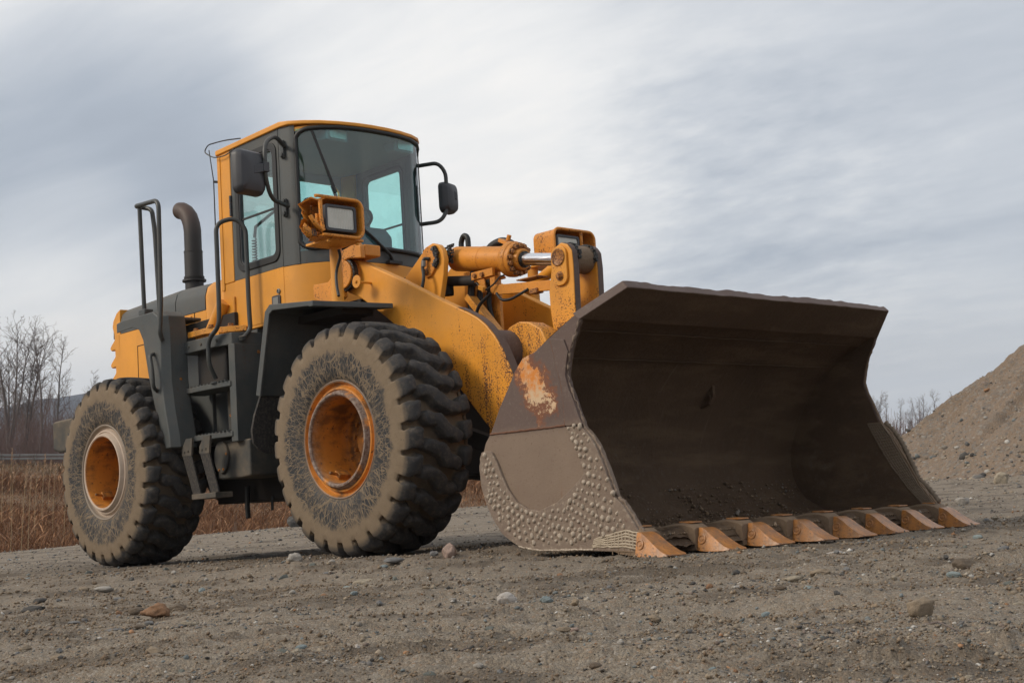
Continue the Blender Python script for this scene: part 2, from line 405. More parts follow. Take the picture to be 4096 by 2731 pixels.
# tyres: dusty rubber; object space is centred on the wheel, Y along the axle, attribute lug = height of the tread
def f_tyre(N):
    x, y, z = N.sep(N.co())[0:3]
    r = N.m('SQRT', N.m('ADD', N.m('MULTIPLY', x, x), N.m('MULTIPLY', z, z)))
    a = N.m('ARCTAN2', z, x)
    big = N.noise(3.0, 5, .6)
    mud = N.mix(N.noise(14, 6, .65), (.150, .110, .071), (.225, .170, .115))
    rub = N.mix(N.noise(30, 5, .7), (.014, .015, .017), (.026, .026, .028))
    # scratchy web of mud lines: thin cell edges in stretched polar space
    def web(sa, sr, sk, sc, lo, hi):
        aa = N.m('MULTIPLY', a, sa); rr_ = N.m('MULTIPLY', r, sr)
        q = N.comb(N.m('ADD', aa, N.m('MULTIPLY', rr_, sk)), rr_, 0.0)
        e = N.voro(sc, 'DISTANCE_TO_EDGE', N.vm('ADD', q, N.vm('MULTIPLY', N.noise(9, 3, col=True), (.35, .35, 0))))
        return N.ss(e, hi, lo)
    w1 = web(9.0, 9.0, .9, 1.05, .016, .055)
    w2 = web(9.0, 9.0, -1.1, .95, .015, .050)
    w3 = web(16.0, 3.2, .15, 1.3, .018, .06)
    lines = N.m('MAXIMUM', N.m('MAXIMUM', w1, w2), w3)
    seed_ = N.vm('ADD', N.co(), N.comb(N.m('MULTIPLY', N.rnd(), 9.0), 0.0, 0.0))
    brk = N.ss(N.noise(15, 5, .7, seed_), .36, .56); lines = N.m('MULTIPLY', lines, N.m('MULTIPLY_ADD', brk, .75, .25))
    rad = N.noise(1, 5, .7, N.comb(N.m('MULTIPLY', a, 26), N.m('MULTIPLY', r, 7), 0.0)); lines = N.m('MAXIMUM', lines, N.ss(N.m('ADD', rad, N.m('MULTIPLY', N.noise(7, 5, .7, seed_), .45)), .80, .92))
    # the rubber shows only in a ring, ragged at both borders
    jag = N.m('ADD', N.m('MULTIPLY', N.noise(5, 5, .65), .16), N.m('MULTIPLY', N.noise(1, 4, .6, N.comb(N.m('MULTIPLY', a, 14), N.m('MULTIPLY', r, 5), 0.0)), .10))
    band = N.m('MULTIPLY', N.ss(N.m('ADD', r, jag), .775, .715), N.ss(r, .40, .44))
    patch = N.ss(N.noise(4.5, 4, .6), .22, .38)
    dark = N.m('MULTIPLY', N.m('MULTIPLY', band, N.m('SUBTRACT', 1.0, lines)), patch)
    side = N.mix(dark, mud, rub)
    # fine cracks outside
    ck = N.voro(16, 'DISTANCE_TO_EDGE', N.comb(N.m('MULTIPLY', a, 2.0), N.m('MULTIPLY', r, 1.0), 0.0))
    side = N.mix(N.m('MULTIPLY', N.ss(ck, .02, .0), .45), side, (.05, .04, .03))
    # tread: dust lies in the grooves and thinly on the blocks
    lug = N.attr('lug')
    dustn = N.noise(26, 7, .74)
    td = N.m('ADD', N.m('MULTIPLY', N.m('SUBTRACT', 1.0, lug), .28), N.ss(dustn, .44, .70, 0, .52))
    trd = N.mix(N.m('MINIMUM', td, 1.0), N.mix(N.noise(7, 3), (.028, .028, .030), (.052, .049, .047)), N.mix(N.noise(5, 3), (.105, .083, .062), (.175, .142, .108)))
    tre = N.m('MULTIPLY', N.ss(N.m('ABSOLUTE', y), .302, .278), N.ss(r, .735, .765))
    col = N.mix(tre, side, trd)
    h = N.m('ADD', N.m('MULTIPLY', N.noise(55, 6, .7), .5), N.m('MULTIPLY', lines, N.m('MULTIPLY', band, .8)))
    return {'Base Color': col, 'Roughness': N.mixf(dark, .9, .55), 'Specular IOR Level': .35, 'Normal': N.bump(h, .35, .008)}
m_tyre = M_('muddy tyre rubber', fn=f_tyre)
def f_rim(dusty):
    def fn(N):
        x, y, z = N.sep(N.co())[0:3]
        r = N.m('SQRT', N.m('ADD', N.m('MULTIPLY', x, x), N.m('MULTIPLY', z, z)))
        o = N.mix(N.noise(5, 5), (.50, .18, .02), (.64, .245, .03))
        grime_shade = N.ss(N.m('ADD', N.m('ADD', N.noise(4, 6, .65), N.m('MULTIPLY', N.noise(1, 5, .6, N.map(N.co(), scale=(20, 4, 20))), .3)), N.ss(r, .305, .29, 0, .14)), .58, .84)  # random dirt, plus extra inside the dish that paints its shade into the colour
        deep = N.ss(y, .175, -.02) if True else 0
        o = N.mix(N.m('MULTIPLY', grime_shade, .8), o, (.055, .030, .016))
        chip = N.ss(N.noise(30, 6, .66), .60, .66)
        o = N.mix(chip, o, (.07, .030, .015))
        lipw = N.m('MULTIPLY', N.ss(r, .352, .345), N.ss(r, .300, .312))
        lip = N.mix(N.ss(N.noise(34, 6, .75), .35, .68), (.10, .052, .035), (.30, .235, .19))
        if dusty:
            d = N.mix(N.noise(16, 6, .7), (.36, .27, .20), (.56, .46, .37))
            w = N.m('MULTIPLY', N.ss(r, .308, .318), N.ss(N.noise(7, 5, .7), .16, .34))
            o = N.mix(w, o, d)
            outer = N.ss(r, .385, .40)
            o = N.mix(N.m('MULTIPLY', outer, .8), o, (.16, .13, .10))
        else:
            o = N.mix(N.m('MULTIPLY', lipw, N.ss(N.noise(9, 5), .30, .45)), o, lip)
            outer = N.ss(r, .400, .412)
            o = N.mix(N.m('MULTIPLY', outer, .85), o, N.mix(N.noise(30, 4), (.075, .068, .06), (.15, .13, .115)))
        return {'Base Color': o, 'Roughness': .6, 'Normal': N.bump(N.noise(60, 5, .7), .25, .006)}
    return fn
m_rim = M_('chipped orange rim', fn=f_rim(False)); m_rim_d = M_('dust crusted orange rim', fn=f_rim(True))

# bucket steel
def f_bucket(N):
    x, y, z = N.sep(N.co())[0:3]
    c1 = N.mix(N.noise(3, 6, .6), (.078, .050, .041), (.140, .096, .080))
    c1 = N.mix(N.ss(N.noise(40, 6, .7), .5, .75), c1, (.15, .115, .095))
    # leftover orange paint below the fold
    xs = N.m('SUBTRACT', x, N.m('MULTIPLY', N.m('SUBTRACT', .985, z), .42)); pc_ = N.comb(xs, y, z)
    pm = N.m('SUBTRACT', 1.0, N.vm('LENGTH', N.vm('MULTIPLY', N.vm('SUBTRACT', pc_, (2.13, -1.5, .965)), (5.4, 0.0, 3.0))))
    pn = N.m('ADD', N.m('MULTIPLY', pm, .40), N.noise(11, 9, .78))
    on = N.m('MULTIPLY', N.ss(pn, .68, .73), N.ss(y, -1.3, -1.45))
    oc = N.mix(N.ss(N.m('ADD', N.noise(20, 5, .7), N.ss(z, 1.0, .82, 0, .25)), .4, .75), (.58, .20, .03), (.56, .40, .25))
    c1 = N.mix(on, c1, oc)
    edge = N.m('MULTIPLY', N.m('SUBTRACT', N.ss(pn, .56, .68), N.ss(pn, .68, .73)), N.ss(y, -1.3, -1.45))
    c1 = N.mix(N.m('MULTIPLY', edge, .8), c1, (.20, .062, .02))
    # polished, dusty lower half
    low = N.ss(N.m('ADD', z, N.m('MULTIPLY', N.noise(6, 3), .10)), .80, .70)
    c2 = N.mix(N.noise(5, 5, .6), (.165, .116, .084), (.228, .168, .122))
    sp = N.noise(75, 4, .7)
    c2 = N.mix(N.m('MULTIPLY', N.ss(sp, .60, .68), .7), c2, (.10, .052, .03))
    rs = N.noise(1, 5, .65, N.map(N.co(), scale=(14, 14, 1.6)))
    c2 = N.mix(N.m('MULTIPLY', N.ss(rs, .62, .75), .45), c2, (.19, .082, .035))
    col = N.mix(low, c1, c2)
    return {'Base Color': col, 'Roughness': N.mixf(low, .62, .5), 'Metallic': .0, 'Specular IOR Level': .35, 'Normal': N.bump(N.m('ADD', N.noise(60, 6, .7), N.m('MULTIPLY', N.noise(6, 3), .6)), .25, .006)}
m_bucket = M_('worn bucket steel', fn=f_bucket)
def f_wear(N):
    c = N.mix(N.noise(8, 6, .65), (.140, .095, .070), (.245, .188, .142))
    c = N.mix(N.ss(N.noise(38, 6, .7), .52, .70), c, (.33, .265, .20))
    c = N.mix(N.m('MULTIPLY', N.ss(N.noise(12, 6, .7), .58, .70), .6), c, (.12, .055, .033))
    return {'Base Color': c, 'Roughness': .75, 'Normal': N.bump(N.noise(70, 7, .75), .6, .010)}
m_wear = M_('dusty wear plate', fn=f_wear)
m_stud = M_('weld bead', fn=lambda N: {'Base Color': N.mix(N.ss(N.noise(60, 5, .7), .38, .66), (.24, .185, .14), (.56, .48, .38)), 'Roughness': .7, 'Normal': N.bump(N.noise(140, 4), .35, .003)})
m_weldgrid = M_('pale weld grid', fn=lambda N: {'Base Color': N.mix(N.noise(30, 5, .7), (.26, .205, .145), (.52, .44, .335)), 'Roughness': .8, 'Normal': N.bump(N.noise(120, 4), .4, .004)})
m_weldgridb = M_('brown weld grid', fn=lambda N: {'Base Color': N.mix(N.noise(30, 5, .7), (.12, .088, .06), (.24, .185, .13)), 'Roughness': .8, 'Normal': N.bump(N.noise(120, 4), .4, .004)})
m_weldrust = M_('rusty weld seam', fn=lambda N: {'Base Color': N.mix(N.noise(30, 5, .7), (.075, .032, .02), (.19, .085, .045)), 'Roughness': .8})
def f_inner(N):
    x, y, z = N.sep(N.co())[0:3]
    c = N.mix(N.noise(2.2, 6, .65), (.060, .037, .022), (.125, .080, .049))
    st = N.noise(1, 5, .65, N.map(N.co(), scale=(3, 1.2, 7), rot=(.5, 0, 0)))
    c = N.mix(N.m('MULTIPLY', N.ss(st, .45, .68), .75), c, (.150, .100, .060))
    scr = N.noise(1, 6, .75, N.map(N.co(), scale=(2, 40, 2), rot=(.15, .3, 0)))
    c = N.mix(N.m('MULTIPLY', N.ss(scr, .60, .70), .45), c, (.19, .145, .10))
    # crumbs of earth stuck in the lower bowl
    cr = N.m('MULTIPLY', N.ss(N.noise(26, 7, .72), .52, .66), N.ss(N.m('ADD', z, N.m('MULTIPLY', N.noise(3, 3), .5)), 1.25, .55))
    c = N.mix(N.m('MULTIPLY', cr, .7), c, (.115, .088, .066))
    h = N.m('ADD', N.m('MULTIPLY', N.noise(24, 8, .75), 1.0), N.m('MULTIPLY', N.noise(90, 3), .3))
    return {'Base Color': c, 'Roughness': .8, 'Specular IOR Level': .3, 'Normal': N.bump(h, .6, .018)}
m_inner = M_('earth smeared bucket inside', fn=f_inner)
def f_tooth(N):
    c = N.mix(N.noise(7, 5, .6), (.33, .122, .028), (.60, .26, .070))
    c = N.mix(N.ss(N.noise(45, 5, .7), .5, .7), c, (.17, .075, .032))
    f = N.sep(N.add('ShaderNodeNewGeometry').outputs['Normal'])
    c = N.mix(N.m('MULTIPLY', N.ss(N.noise(20, 5), .35, .7), .55), c, (.13, .085, .06))
    return {'Base Color': c, 'Roughness': .36, 'Specular IOR Level': .6, 'Normal': N.bump(N.m('ADD', N.noise(110, 4, .6), N.m('MULTIPLY', N.noise(18, 3), .7)), .4, .005)}
m_tooth = M_('rust orange tooth steel', fn=f_tooth)
m_adapt = M_('muddy adapter steel', fn=lambda N: {'Base Color': N.mix(N.noise(20, 6, .7), (.125, .082, .050), (.245, .168, .105)), 'Roughness': .8, 'Normal': N.bump(N.noise(50, 6, .7), .6, .01)})

# ground
def gravel_col(N, p, wet=1.0):
    base = N.mix(N.noise(.9, 6, .6, p), (.182, .130, .084), (.270, .206, .142))
    base = N.mix(N.ss(N.noise(5.5, 6, .68, p), .40, .68), base, (.175, .122, .078))
    cell = N.voro(150, 'F1', p, 'Color'); cx = N.sep(cell)
    peb = N.mix(cx[0], (.092, .082, .070), (.31, .260, .198))
    peb = N.mix(N.ss(cx[1], .86, .90), peb, (.42, .40, .37))
    peb = N.mix(N.ss(cx[2], .90, .94), peb, (.30, .175, .10))
    base = N.mix(.50, base, peb)
    cell2 = N.voro(52, 'F1', p, 'Color'); c2 = N.sep(cell2)
    m2 = N.ss(c2[1], .66, .70)
    base = N.mix(N.m('MULTIPLY', m2, .55), base, N.mix(c2[0], (.095, .088, .078), (.34, .295, .235)))
    grit = N.noise(420, 3, .7, p)
    base = N.mix(.34, base, N.mix(N.ss(grit, .3, .7), (.06, .045, .032), (.46, .40, .32)))
    return base
def f_ground(N):
    p = N.co('Object')
    base = gravel_col(N, p)
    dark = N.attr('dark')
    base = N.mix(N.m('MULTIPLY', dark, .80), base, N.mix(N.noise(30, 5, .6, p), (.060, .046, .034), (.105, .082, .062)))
    grass = N.attr('field')
    fc = N.mix(N.noise(.6, 6, .7, p), (.13, .080, .046), (.21, .135, .080))
    base = N.mix(grass, base, fc)
    h = N.m('ADD', N.m('MULTIPLY', N.voro(150, 'F1', p), -.6), N.m('ADD', N.m('MULTIPLY', N.noise(60, 6, .7, p), 1.2), N.m('MULTIPLY', N.noise(330, 3, .7, p), .35)))
    return {'Base Color': base, 'Roughness': .92, 'Specular IOR Level': .25, 'Normal': N.bump(h, .75, .012)}
m_ground = M_('gravel ground', fn=f_ground)
def f_pile(N):
    p = N.co('Object')
    b = N.mix(N.noise(.8, 7, .65, p), (.205, .136, .086), (.285, .205, .140))
    b = N.mix(N.ss(N.noise(3.5, 7, .7, p), .48, .70), b, (.175, .145, .118))
    c2 = N.sep(N.voro(18, 'F1', p, 'Color'))
    b = N.mix(N.m('MULTIPLY', N.ss(c2[1], .72, .76), .6), b, N.mix(c2[0], (.09, .09, .09), (.36, .33, .29)))
    c3 = N.sep(N.voro(55, 'F1', p, 'Color'))
    b = N.mix(.3, b, N.mix(c3[0], (.09, .085, .08), (.32, .28, .235)))
    return {'Base Color': b, 'Roughness': .95, 'Specular IOR Level': .2, 'Normal': N.bump(N.m('ADD', N.noise(9, 8, .72, p), N.m('MULTIPLY', N.voro(40, 'F1', p), -.5)), .8, .06)}
m_pile = M_('gravel pile', fn=f_pile)
def f_stone(N):
    c = N.attr('tint', 'Color')
    n = N.noise(26, 6, .7)
    c = N.mix(N.ss(n, .3, .75), N.mix(.4, c, (.05, .042, .035)), c)
    dirt = N.ss(N.noise(9, 5, .7), .48, .7, 0, .45)
    return {'Base Color': N.mix(dirt, c, (.16, .13, .10)), 'Roughness': .85, 'Specular IOR Level': .3, 'Normal': N.bump(N.noise(60, 6, .7), .5, .006)}
m_stone = M_('stone', fn=f_stone)
m_grit = M_('loose pebbles', fn=lambda N: {'Base Color': N.attr('tint', 'Color'), 'Roughness': .9, 'Specular IOR Level': .25})
m_blade = M_('dry grass', fn=lambda N: {'Base Color': N.attr('tint', 'Color'), 'Roughness': .9, 'Specular IOR Level': .15})
m_bark = M_('bare bark', fn=lambda N: {'Base Color': N.mix(N.noise(3, 5), (.10, .082, .074), (.19, .165, .15)), 'Roughness': .9})
m_twig = M_('bare twigs', (.135, .108, .096), .9)
m_shrub = M_('red brown twigs', (.135, .085, .072), .9)
m_rail = M_('galvanised steel', fn=lambda N: {'Base Color': N.mix(N.noise(4, 4), (.15, .15, .145), (.22, .22, .21)), 'Roughness': .55})
m_railpost = M_('weathered post', (.23, .195, .155), .85)
m_hill = M_('wooded hill', fn=lambda N: {'Base Color': N.mix(N.noise(.03, 7, .7), (.035, .035, .038), (.085, .08, .08)), 'Roughness': 1.0, 'Specular IOR Level': .0})
m_stalk = M_('reed stalk', (.34, .25, .14), .9); m_plume = M_('reed plume', (.42, .29, .19), .95)

# ================================================================== the wheel loader
LD = empty('wheel_loader', label='big weathered yellow wheel loader with its toothed bucket lowered onto the gravel', category='wheel loader')
LD.matrix_world = TILT

# ------------------------------------------------------------------ wheels
WR, WZ, TY = 0.836, 0.812, 1.062
def tyre_arrays():
    npitch, per = 27, 28
    nA = npitch*per
    prof = [(.205, .385), (.245, .392), (.268, .408), (.282, .432), (.293, .47), (.301, .52), (.305, .58), (.306, .63), (.304, .675), (.299, .715), (.292, .748)]
    side_n = len(prof)
    ws = np.linspace(.286, -.286, 90)
    crown = [(w, .842-.030*(abs(w)/.286)**2.2-.030*max(0, (abs(w)-.235)/.051)**2) for w in ws]
    full = prof+crown+[(-w, r) for (w, r) in reversed(prof)]
    full = np.array(full); nP = len(full)
    ang = np.linspace(0, 2*np.pi, nA, endpoint=False)
    A, S = np.meshgrid(ang, np.arange(nP), indexing='ij')
    w = full[S, 0]; r = full[S, 1].copy()
    u = A/(2*np.pi)*npitch; L = 2*np.pi*.84/npitch     # L pitch length
    def blk(uc, hu, vc, hv, rad, skew=0.0):
        du = (u-uc-skew*(w-vc)/L+.5) % 1.0-.5
        x = np.abs(du*L)-hu+rad; y = np.abs(w-vc)-hv+rad
        d = np.hypot(np.maximum(x, 0), np.maximum(y, 0))+np.minimum(np.maximum(x, y), 0)-rad
        return d
    d1 = blk(.0, .068, .250, .072, .030, .22)      # near shoulder
    d2 = blk(.66, .068, -.250, .072, .030, .22)   # far shoulder
    # centre lug: a stepped bar (thick polyline in tread space)
    pl = [(.128, .00), (.040, .02), (-.040, .115), (-.128, .135)]
    cc = np.full_like(u, 9.0)
    for wrap in (-1, 0, 1):
        uu = ((u+.78) % 1.0+wrap)*L
        for (v0, a0), (v1, a1) in zip(pl[:-1], pl[1:]):
            dv, da = v1-v0, a1-a0; t = np.clip(((w-v0)*dv+(uu-a0)*da)/(dv*dv+da*da), 0, 1)
            cc = np.minimum(cc, np.hypot((w-v0-dv*t)*.92, uu-a0-da*t)-.046)
    wob = .006*np.sin(u*7.1)+.006*np.sin(w*60+u*2.2)
    h = np.zeros_like(u)
    for d in (d1, d2):
        h = np.maximum(h, 1-sstep(d+wob, -.003, .006))
    h = np.maximum(h, 1-sstep(cc+wob, -.003, .006))
    fade = sstep(r, .722, .800)                     # grooves die out on the sidewall
    depth = .082*fade*(1-h)
    # rounded block crowns
    depth += .011*fade*(1-np.clip(-np.minimum(np.minimum(d1, d2), cc)/.03, 0, 1))
    lump = fbm(A*9, w*14+3, 4, 5)*.0035
    r = r-depth+lump*fade
    sh = (np.abs(w) > .28)&(r > .69)
    w = np.where(sh, w*(1-.05*fade*(1-h)), w)
    # sidewall ribs: thin moulded circles
    r0 = full[S, 1]
    w = w+np.sign(w)*(.003*np.exp(-((r0-.70)/.008)**2)+.004*np.exp(-((r0-.47)/.01)**2))*(np.abs(w) > .25)
    # the bottom sits on the ground: slight flat
    P = np.stack([r*np.cos(A), w, r*np.sin(A)], -1).reshape(-1, 3)
    i = np.arange(nA)[:, None]; j = np.arange(nP-1)[None, :]
    a = i*nP+j; b = ((i+1) % nA)*nP+j
    F = np.stack([a, a+1, b+1, b], -1).reshape(-1, 4)
    return P, F, h.ravel()
TP, TF, TH = tyre_arrays()
tyre0 = None; nut0 = None
def make_wheel(x, side, dusty, spin):
    """side -1: the loader's right"""
    global tyre0
    # rim: lathe along the axle, outward = +d
    b = MB()
    d = (0, 1, 0)
    prof = [(.425, .262), (.424, .274), (.414, .280), (.404, .276), (.398, .262), (.390, .246), (.378, .246), (.372, .258), (.366, .270), (.356, .272), (.352, .262), (.346, .268), (.340, .290), (.332, .302), (.320, .303), (.311, .296), (.306, .275), (.302, .20), (.300, .05), (.304, -.03), (.29, -.06), (.20, -.075), (.168, -.06), (.160, -.01), (.150, .0), (.0, .0)]
    b.lathe(prof, (0, 0, 0), d, 72, cap0=False)
    b.lathe([(.425, .262), (.40, .22), (.39, .1), (.39, -.2), (.425, -.262), (.30, -.27)], (0, 0, 0), d, 48, cap0=False)
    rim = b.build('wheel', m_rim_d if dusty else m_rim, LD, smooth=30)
    rim.location = (x, side*TY, WZ)
    rim.rotation_euler = (0, spin, 0) if side > 0 else (0, spin, math.pi)
    if tyre0 is None:
        t = rawmesh('tyre', TP, TF, m_tyre, rim, attrs={'lug': TH}); tyre0 = t
    else:
        t = tyre0.copy(); COL.objects.link(t); t.parent = rim
    # hub face with wheel nuts, valve bracket
    global nut0
    for k in range(16):
        a = 2*math.pi*k/16
        if nut0 is None: o = MB().hexbolt((0, 0, 0), d, .017, .032).build('wheel_nut', m_bolt, rim); nut0 = o
        else: o = nut0.copy(); COL.objects.link(o); o.parent = rim
        o.location = (.232*math.cos(a), -.066, .232*math.sin(a))
    vb = MB(); a = R_(250)
    vb.box(-.035, .035, .10, .20, .262, .300).cyl((0, .20, .275), (.0, .27, .262), .012, 8)
    vb.build('valve_bracket', m_rim, rim, bevel=.004)
    return rim
make_wheel(0, -1, False, 2.6); make_wheel(-3.446, -1, True, 2.35); make_wheel(0, 1, False, .5); make_wheel(-3.446, 1, True, 1.4).location = (-3.10, 1.22, WZ)

# ------------------------------------------------------------------ bucket
OUT = [(2.516,1.317),(2.306,1.220),(2.162,1.148),(2.054,1.125),(1.976,1.054),(1.904,0.957),(1.821,0.853),(1.725,0.705),(1.672,0.650),(1.640,0.580),(1.624,0.493),(1.635,0.379),(1.672,0.277),(1.736,0.175),(1.814,0.092),(1.933,0.030),(2.052,0.003),(2.483,-0.012),(2.903,-0.031),(2.921,0.071),(2.887,0.105),(2.842,0.174),(2.788,0.238),(2.742,0.275),(2.720,0.350),(2.672,0.467),(2.640,0.539),(2.606,0.594),(2.571,0.637),(2.526,0.680),(2.494,0.762),(2.469,0.835),(2.435,0.910),(2.418,0.983),(2.439,1.064),(2.455,1.110),(2.486,1.178),(2.515,1.221),(2.549,1.288)]
HB = 1.50
# shell: inner surface profile from spill lip round to the floor
back = [(2.535, 1.302), (2.40, 1.245), (2.25, 1.175), (2.11, 1.09), (1.99, .985), (1.89, .86), (1.80, .72), (1.735, .58), (1.715, .45), (1.735, .33), (1.79, .215), (1.88, .125), (2.00, .07), (2.15, .045), (2.5, .035), (2.90, .012)]
def resample(P, n):
    P = np.array(P); s = np.r_[0, np.cumsum(np.hypot(*np.diff(P, axis=0).T))]; t = np.linspace(0, s[-1], n)
    return np.c_[np.interp(t, s, P[:, 0]), np.interp(t, s, P[:, 1])]
def smooth_poly(P, it=6):
    P = np.array(P)
    for _ in range(it): P[1:-1] = .25*P[:-2]+.5*P[1:-1]+.25*P[2:]
    return P
BK = smooth_poly(resample(back, 90), 8)
T = np.gradient(BK, axis=0); T /= np.linalg.norm(T, axis=1)[:, None]; NRM = np.c_[T[:, 1], -T[:, 0]]     # towards the inside?
inside = np.array([2.3, .6])
NRM *= np.sign(((inside-BK)*NRM).sum(1))[:, None]
ny = 150; ys = np.linspace(-HB+.02, HB-.02, ny)
ii, jj = np.meshgrid(np.arange(len(BK)), np.arange(ny), indexing='ij')
X0 = BK[ii, 0]; Z0 = BK[ii, 1]; YY = ys[jj]
arc = ii/len(BK)
# clods of earth left in the bowl
cl = np.maximum(0, fbm(YY*5, arc*14, 5, 3))*.05*sstep(arc, .35, .6)+fbm(YY*22, arc*60, 3, 8)*.006*sstep(arc, .3, .5)+fbm(YY*2.2, arc*3, 2, 1)*.006
cl += .035*sstep(arc, .62, .80)*sstep(1-arc, .02, .25)*(.6+fbm(YY*3, arc*9, 4, 12))
cl = np.where(jj % (ny-1) == 0, 0, cl)
VI = np.stack([X0+NRM[ii, 0]*cl, YY, Z0+NRM[ii, 1]*cl], -1).reshape(-1, 3)
VO = np.stack([X0-NRM[ii, 0]*.03, YY, Z0-NRM[ii, 1]*.03], -1).reshape(-1, 3)
n_ = len(BK); a = (np.arange(n_-1)[:, None]*ny+np.arange(ny-1)[None, :]).ravel(); FI = np.stack([a, a+1, a+ny+1, a+ny], -1)
FO = np.stack([a, a+ny, a+ny+1, a+1], -1)+n_*ny
BUCK = rawmesh('bucket', np.r_[VI, VO], np.r_[FI, FO], m_inner, LD); BUCK.rotation_euler = (0, 0, -.028); BUCK.location = (.043, .064, 0)
# outside back of the bowl
b = MB(); ob = [(x, z) for x, z in OUT[1:17]]; ob_in = [(x+.02, z) for x, z in ob]
vs = [(x, y, z) for (x, z) in ob for y in (-HB+.03, HB-.03)]
b.add(vs, [(2*i, 2*i+1, 2*i+3, 2*i+2) for i in range(len(ob)-1)])
b.add([(2.054, -1.47, .004), (2.92, -1.47, -.03), (2.92, 1.47, -.03), (2.054, 1.47, .004)], [(0, 1, 2, 3)])
b.build('bucket_back', m_bucket, BUCK, recalc=False, smooth=40)
# side plates
def jag(P, amp, seed):
    r2 = random.Random(seed); out = []
    for i, (x, z) in enumerate(P):
        out.append((x, z))
        if 19 <= i < len(P)-1:
            x2, z2 = P[i+1]
            for k in (1/3, 2/3):
                out.append((x+(x2-x)*k+r2.uniform(-amp, amp), z+(z2-z)*k+r2.uniform(-amp, amp)*.6))
    return out
for s in (-1, 1):
    b = MB(); b.prism(jag(OUT, .004, 4+s), 'y', s*HB, s*(HB-.032))
    b.build('side_plate', m_bucket, BUCK, bevel=.006)
    c_ = np.array([2.3, .62]); b = MB(); b.prism([tuple(np.array(q)+(c_-np.array(q))/np.linalg.norm(c_-np.array(q))*.012) for q in OUT], 'y', s*(HB-.030), s*(HB-.0345)); b.build('side_liner', m_inner, BUCK)
# front wear strip plate on the side (upper), rear lower wear plate, front lower wear plate
STRIP = [(2.305, 1.208), (2.330, 1.114), (2.353, 1.003), (2.372, .941), (2.383, .796), (2.381, .696), (2.395, .690), (2.520, .690), (2.490, .762), (2.463, .835), (2.429, .910), (2.412, .983), (2.433, 1.064), (2.449, 1.110), (2.420, 1.185)]
ARC = [(1.648, .596), (1.690, .604), (1.742, .591), (1.782, .532), (1.820, .449), (1.866, .366), (1.939, .282), (2.040, .235), (2.125, .222), (2.281, .264), (2.404, .334), (2.491, .393), (2.517, .420), (2.490, .469), (2.459, .565), (2.425, .638), (2.397, .688)]
WEAR = ARC+[(2.515, .676), (2.565, .633), (2.600, .590), (2.634, .535), (2.666, .463), (2.714, .347), (2.736, .271), (2.782, .234), (2.836, .170), (2.881, .101), (2.912, .065), (2.896, -.034), (2.483, -.018), (2.052, -.002), (1.928, .024), (1.808, .087), (1.730, .171), (1.666, .274), (1.629, .378), (1.619, .493), (1.630, .560)]
for s in (-1, 1):
    b = MB(); b.prism(STRIP, 'y', s*(HB-.004), s*(HB+.012)); b.build('edge_strip', m_bucket, BUCK, bevel=.004)
    b = MB(); b.prism(jag(WEAR, .003, 9), 'y', s*(HB-.004), s*(HB+.018)); b.build('wear_plate', m_wear, BUCK, bevel=.005)
# weld seams on the near side
def seam(pts, r, y, name='weld_seam', mat=m_weldrust, amp=.004):
    P = []
    for i in range(len(pts)-1):
        for k in range(10):
            t = k/10; P.append((pts[i][0]*(1-t)+pts[i+1][0]*t, y, pts[i][1]*(1-t)+pts[i+1][1]*t+random.uniform(-amp, amp)*.5))
    P.append((pts[-1][0], y, pts[-1][1]))
    b = MB(); b.tube(P, [r*random.uniform(.75, 1.25) for _ in P], 6); return b.build(name, mat, BUCK, smooth=80)
seam([(1.724, .701), (1.943, .699), (2.153, .696), (2.381, .696)], .007, -HB-.001)
seam([(2.305, 1.208), (2.330, 1.114), (2.353, 1.003), (2.372, .941), (2.383, .796), (2.381, .696)], .006, -HB-.004, mat=m_weldrust)
seam([(2.517, .420), (2.57, .30), (2.60, .18), (2.618, .05)], .005, -HB-.017, mat=m_wear)
seam([(1.93, .024), (2.062, -.002), (2.30, -.008), (2.55, -.012)], .0055, -HB-.017, mat=m_stud, amp=.006)
# crust of earth along the front edges
P = [(x, -HB+.005, z) for x, z in resample(OUT[18:39], 90)]
b = MB(); b.tube([(x+random.uniform(-.006, .004), y+random.uniform(-.004, .008), z+random.uniform(-.004, .004)) for x, y, z in P], [.003+.010*random.random()**2 for i in range(90)], 6); b.build('edge_crust', m_wear, BUCK, smooth=80)
P = [(x, HB-.02, z) for x, z in resample(OUT[19:38], 80)]
b = MB(); b.tube(P, [.003+.009*random.random() for i in range(80)], 6); b.build('edge_crust', m_adapt, BUCK, smooth=80)
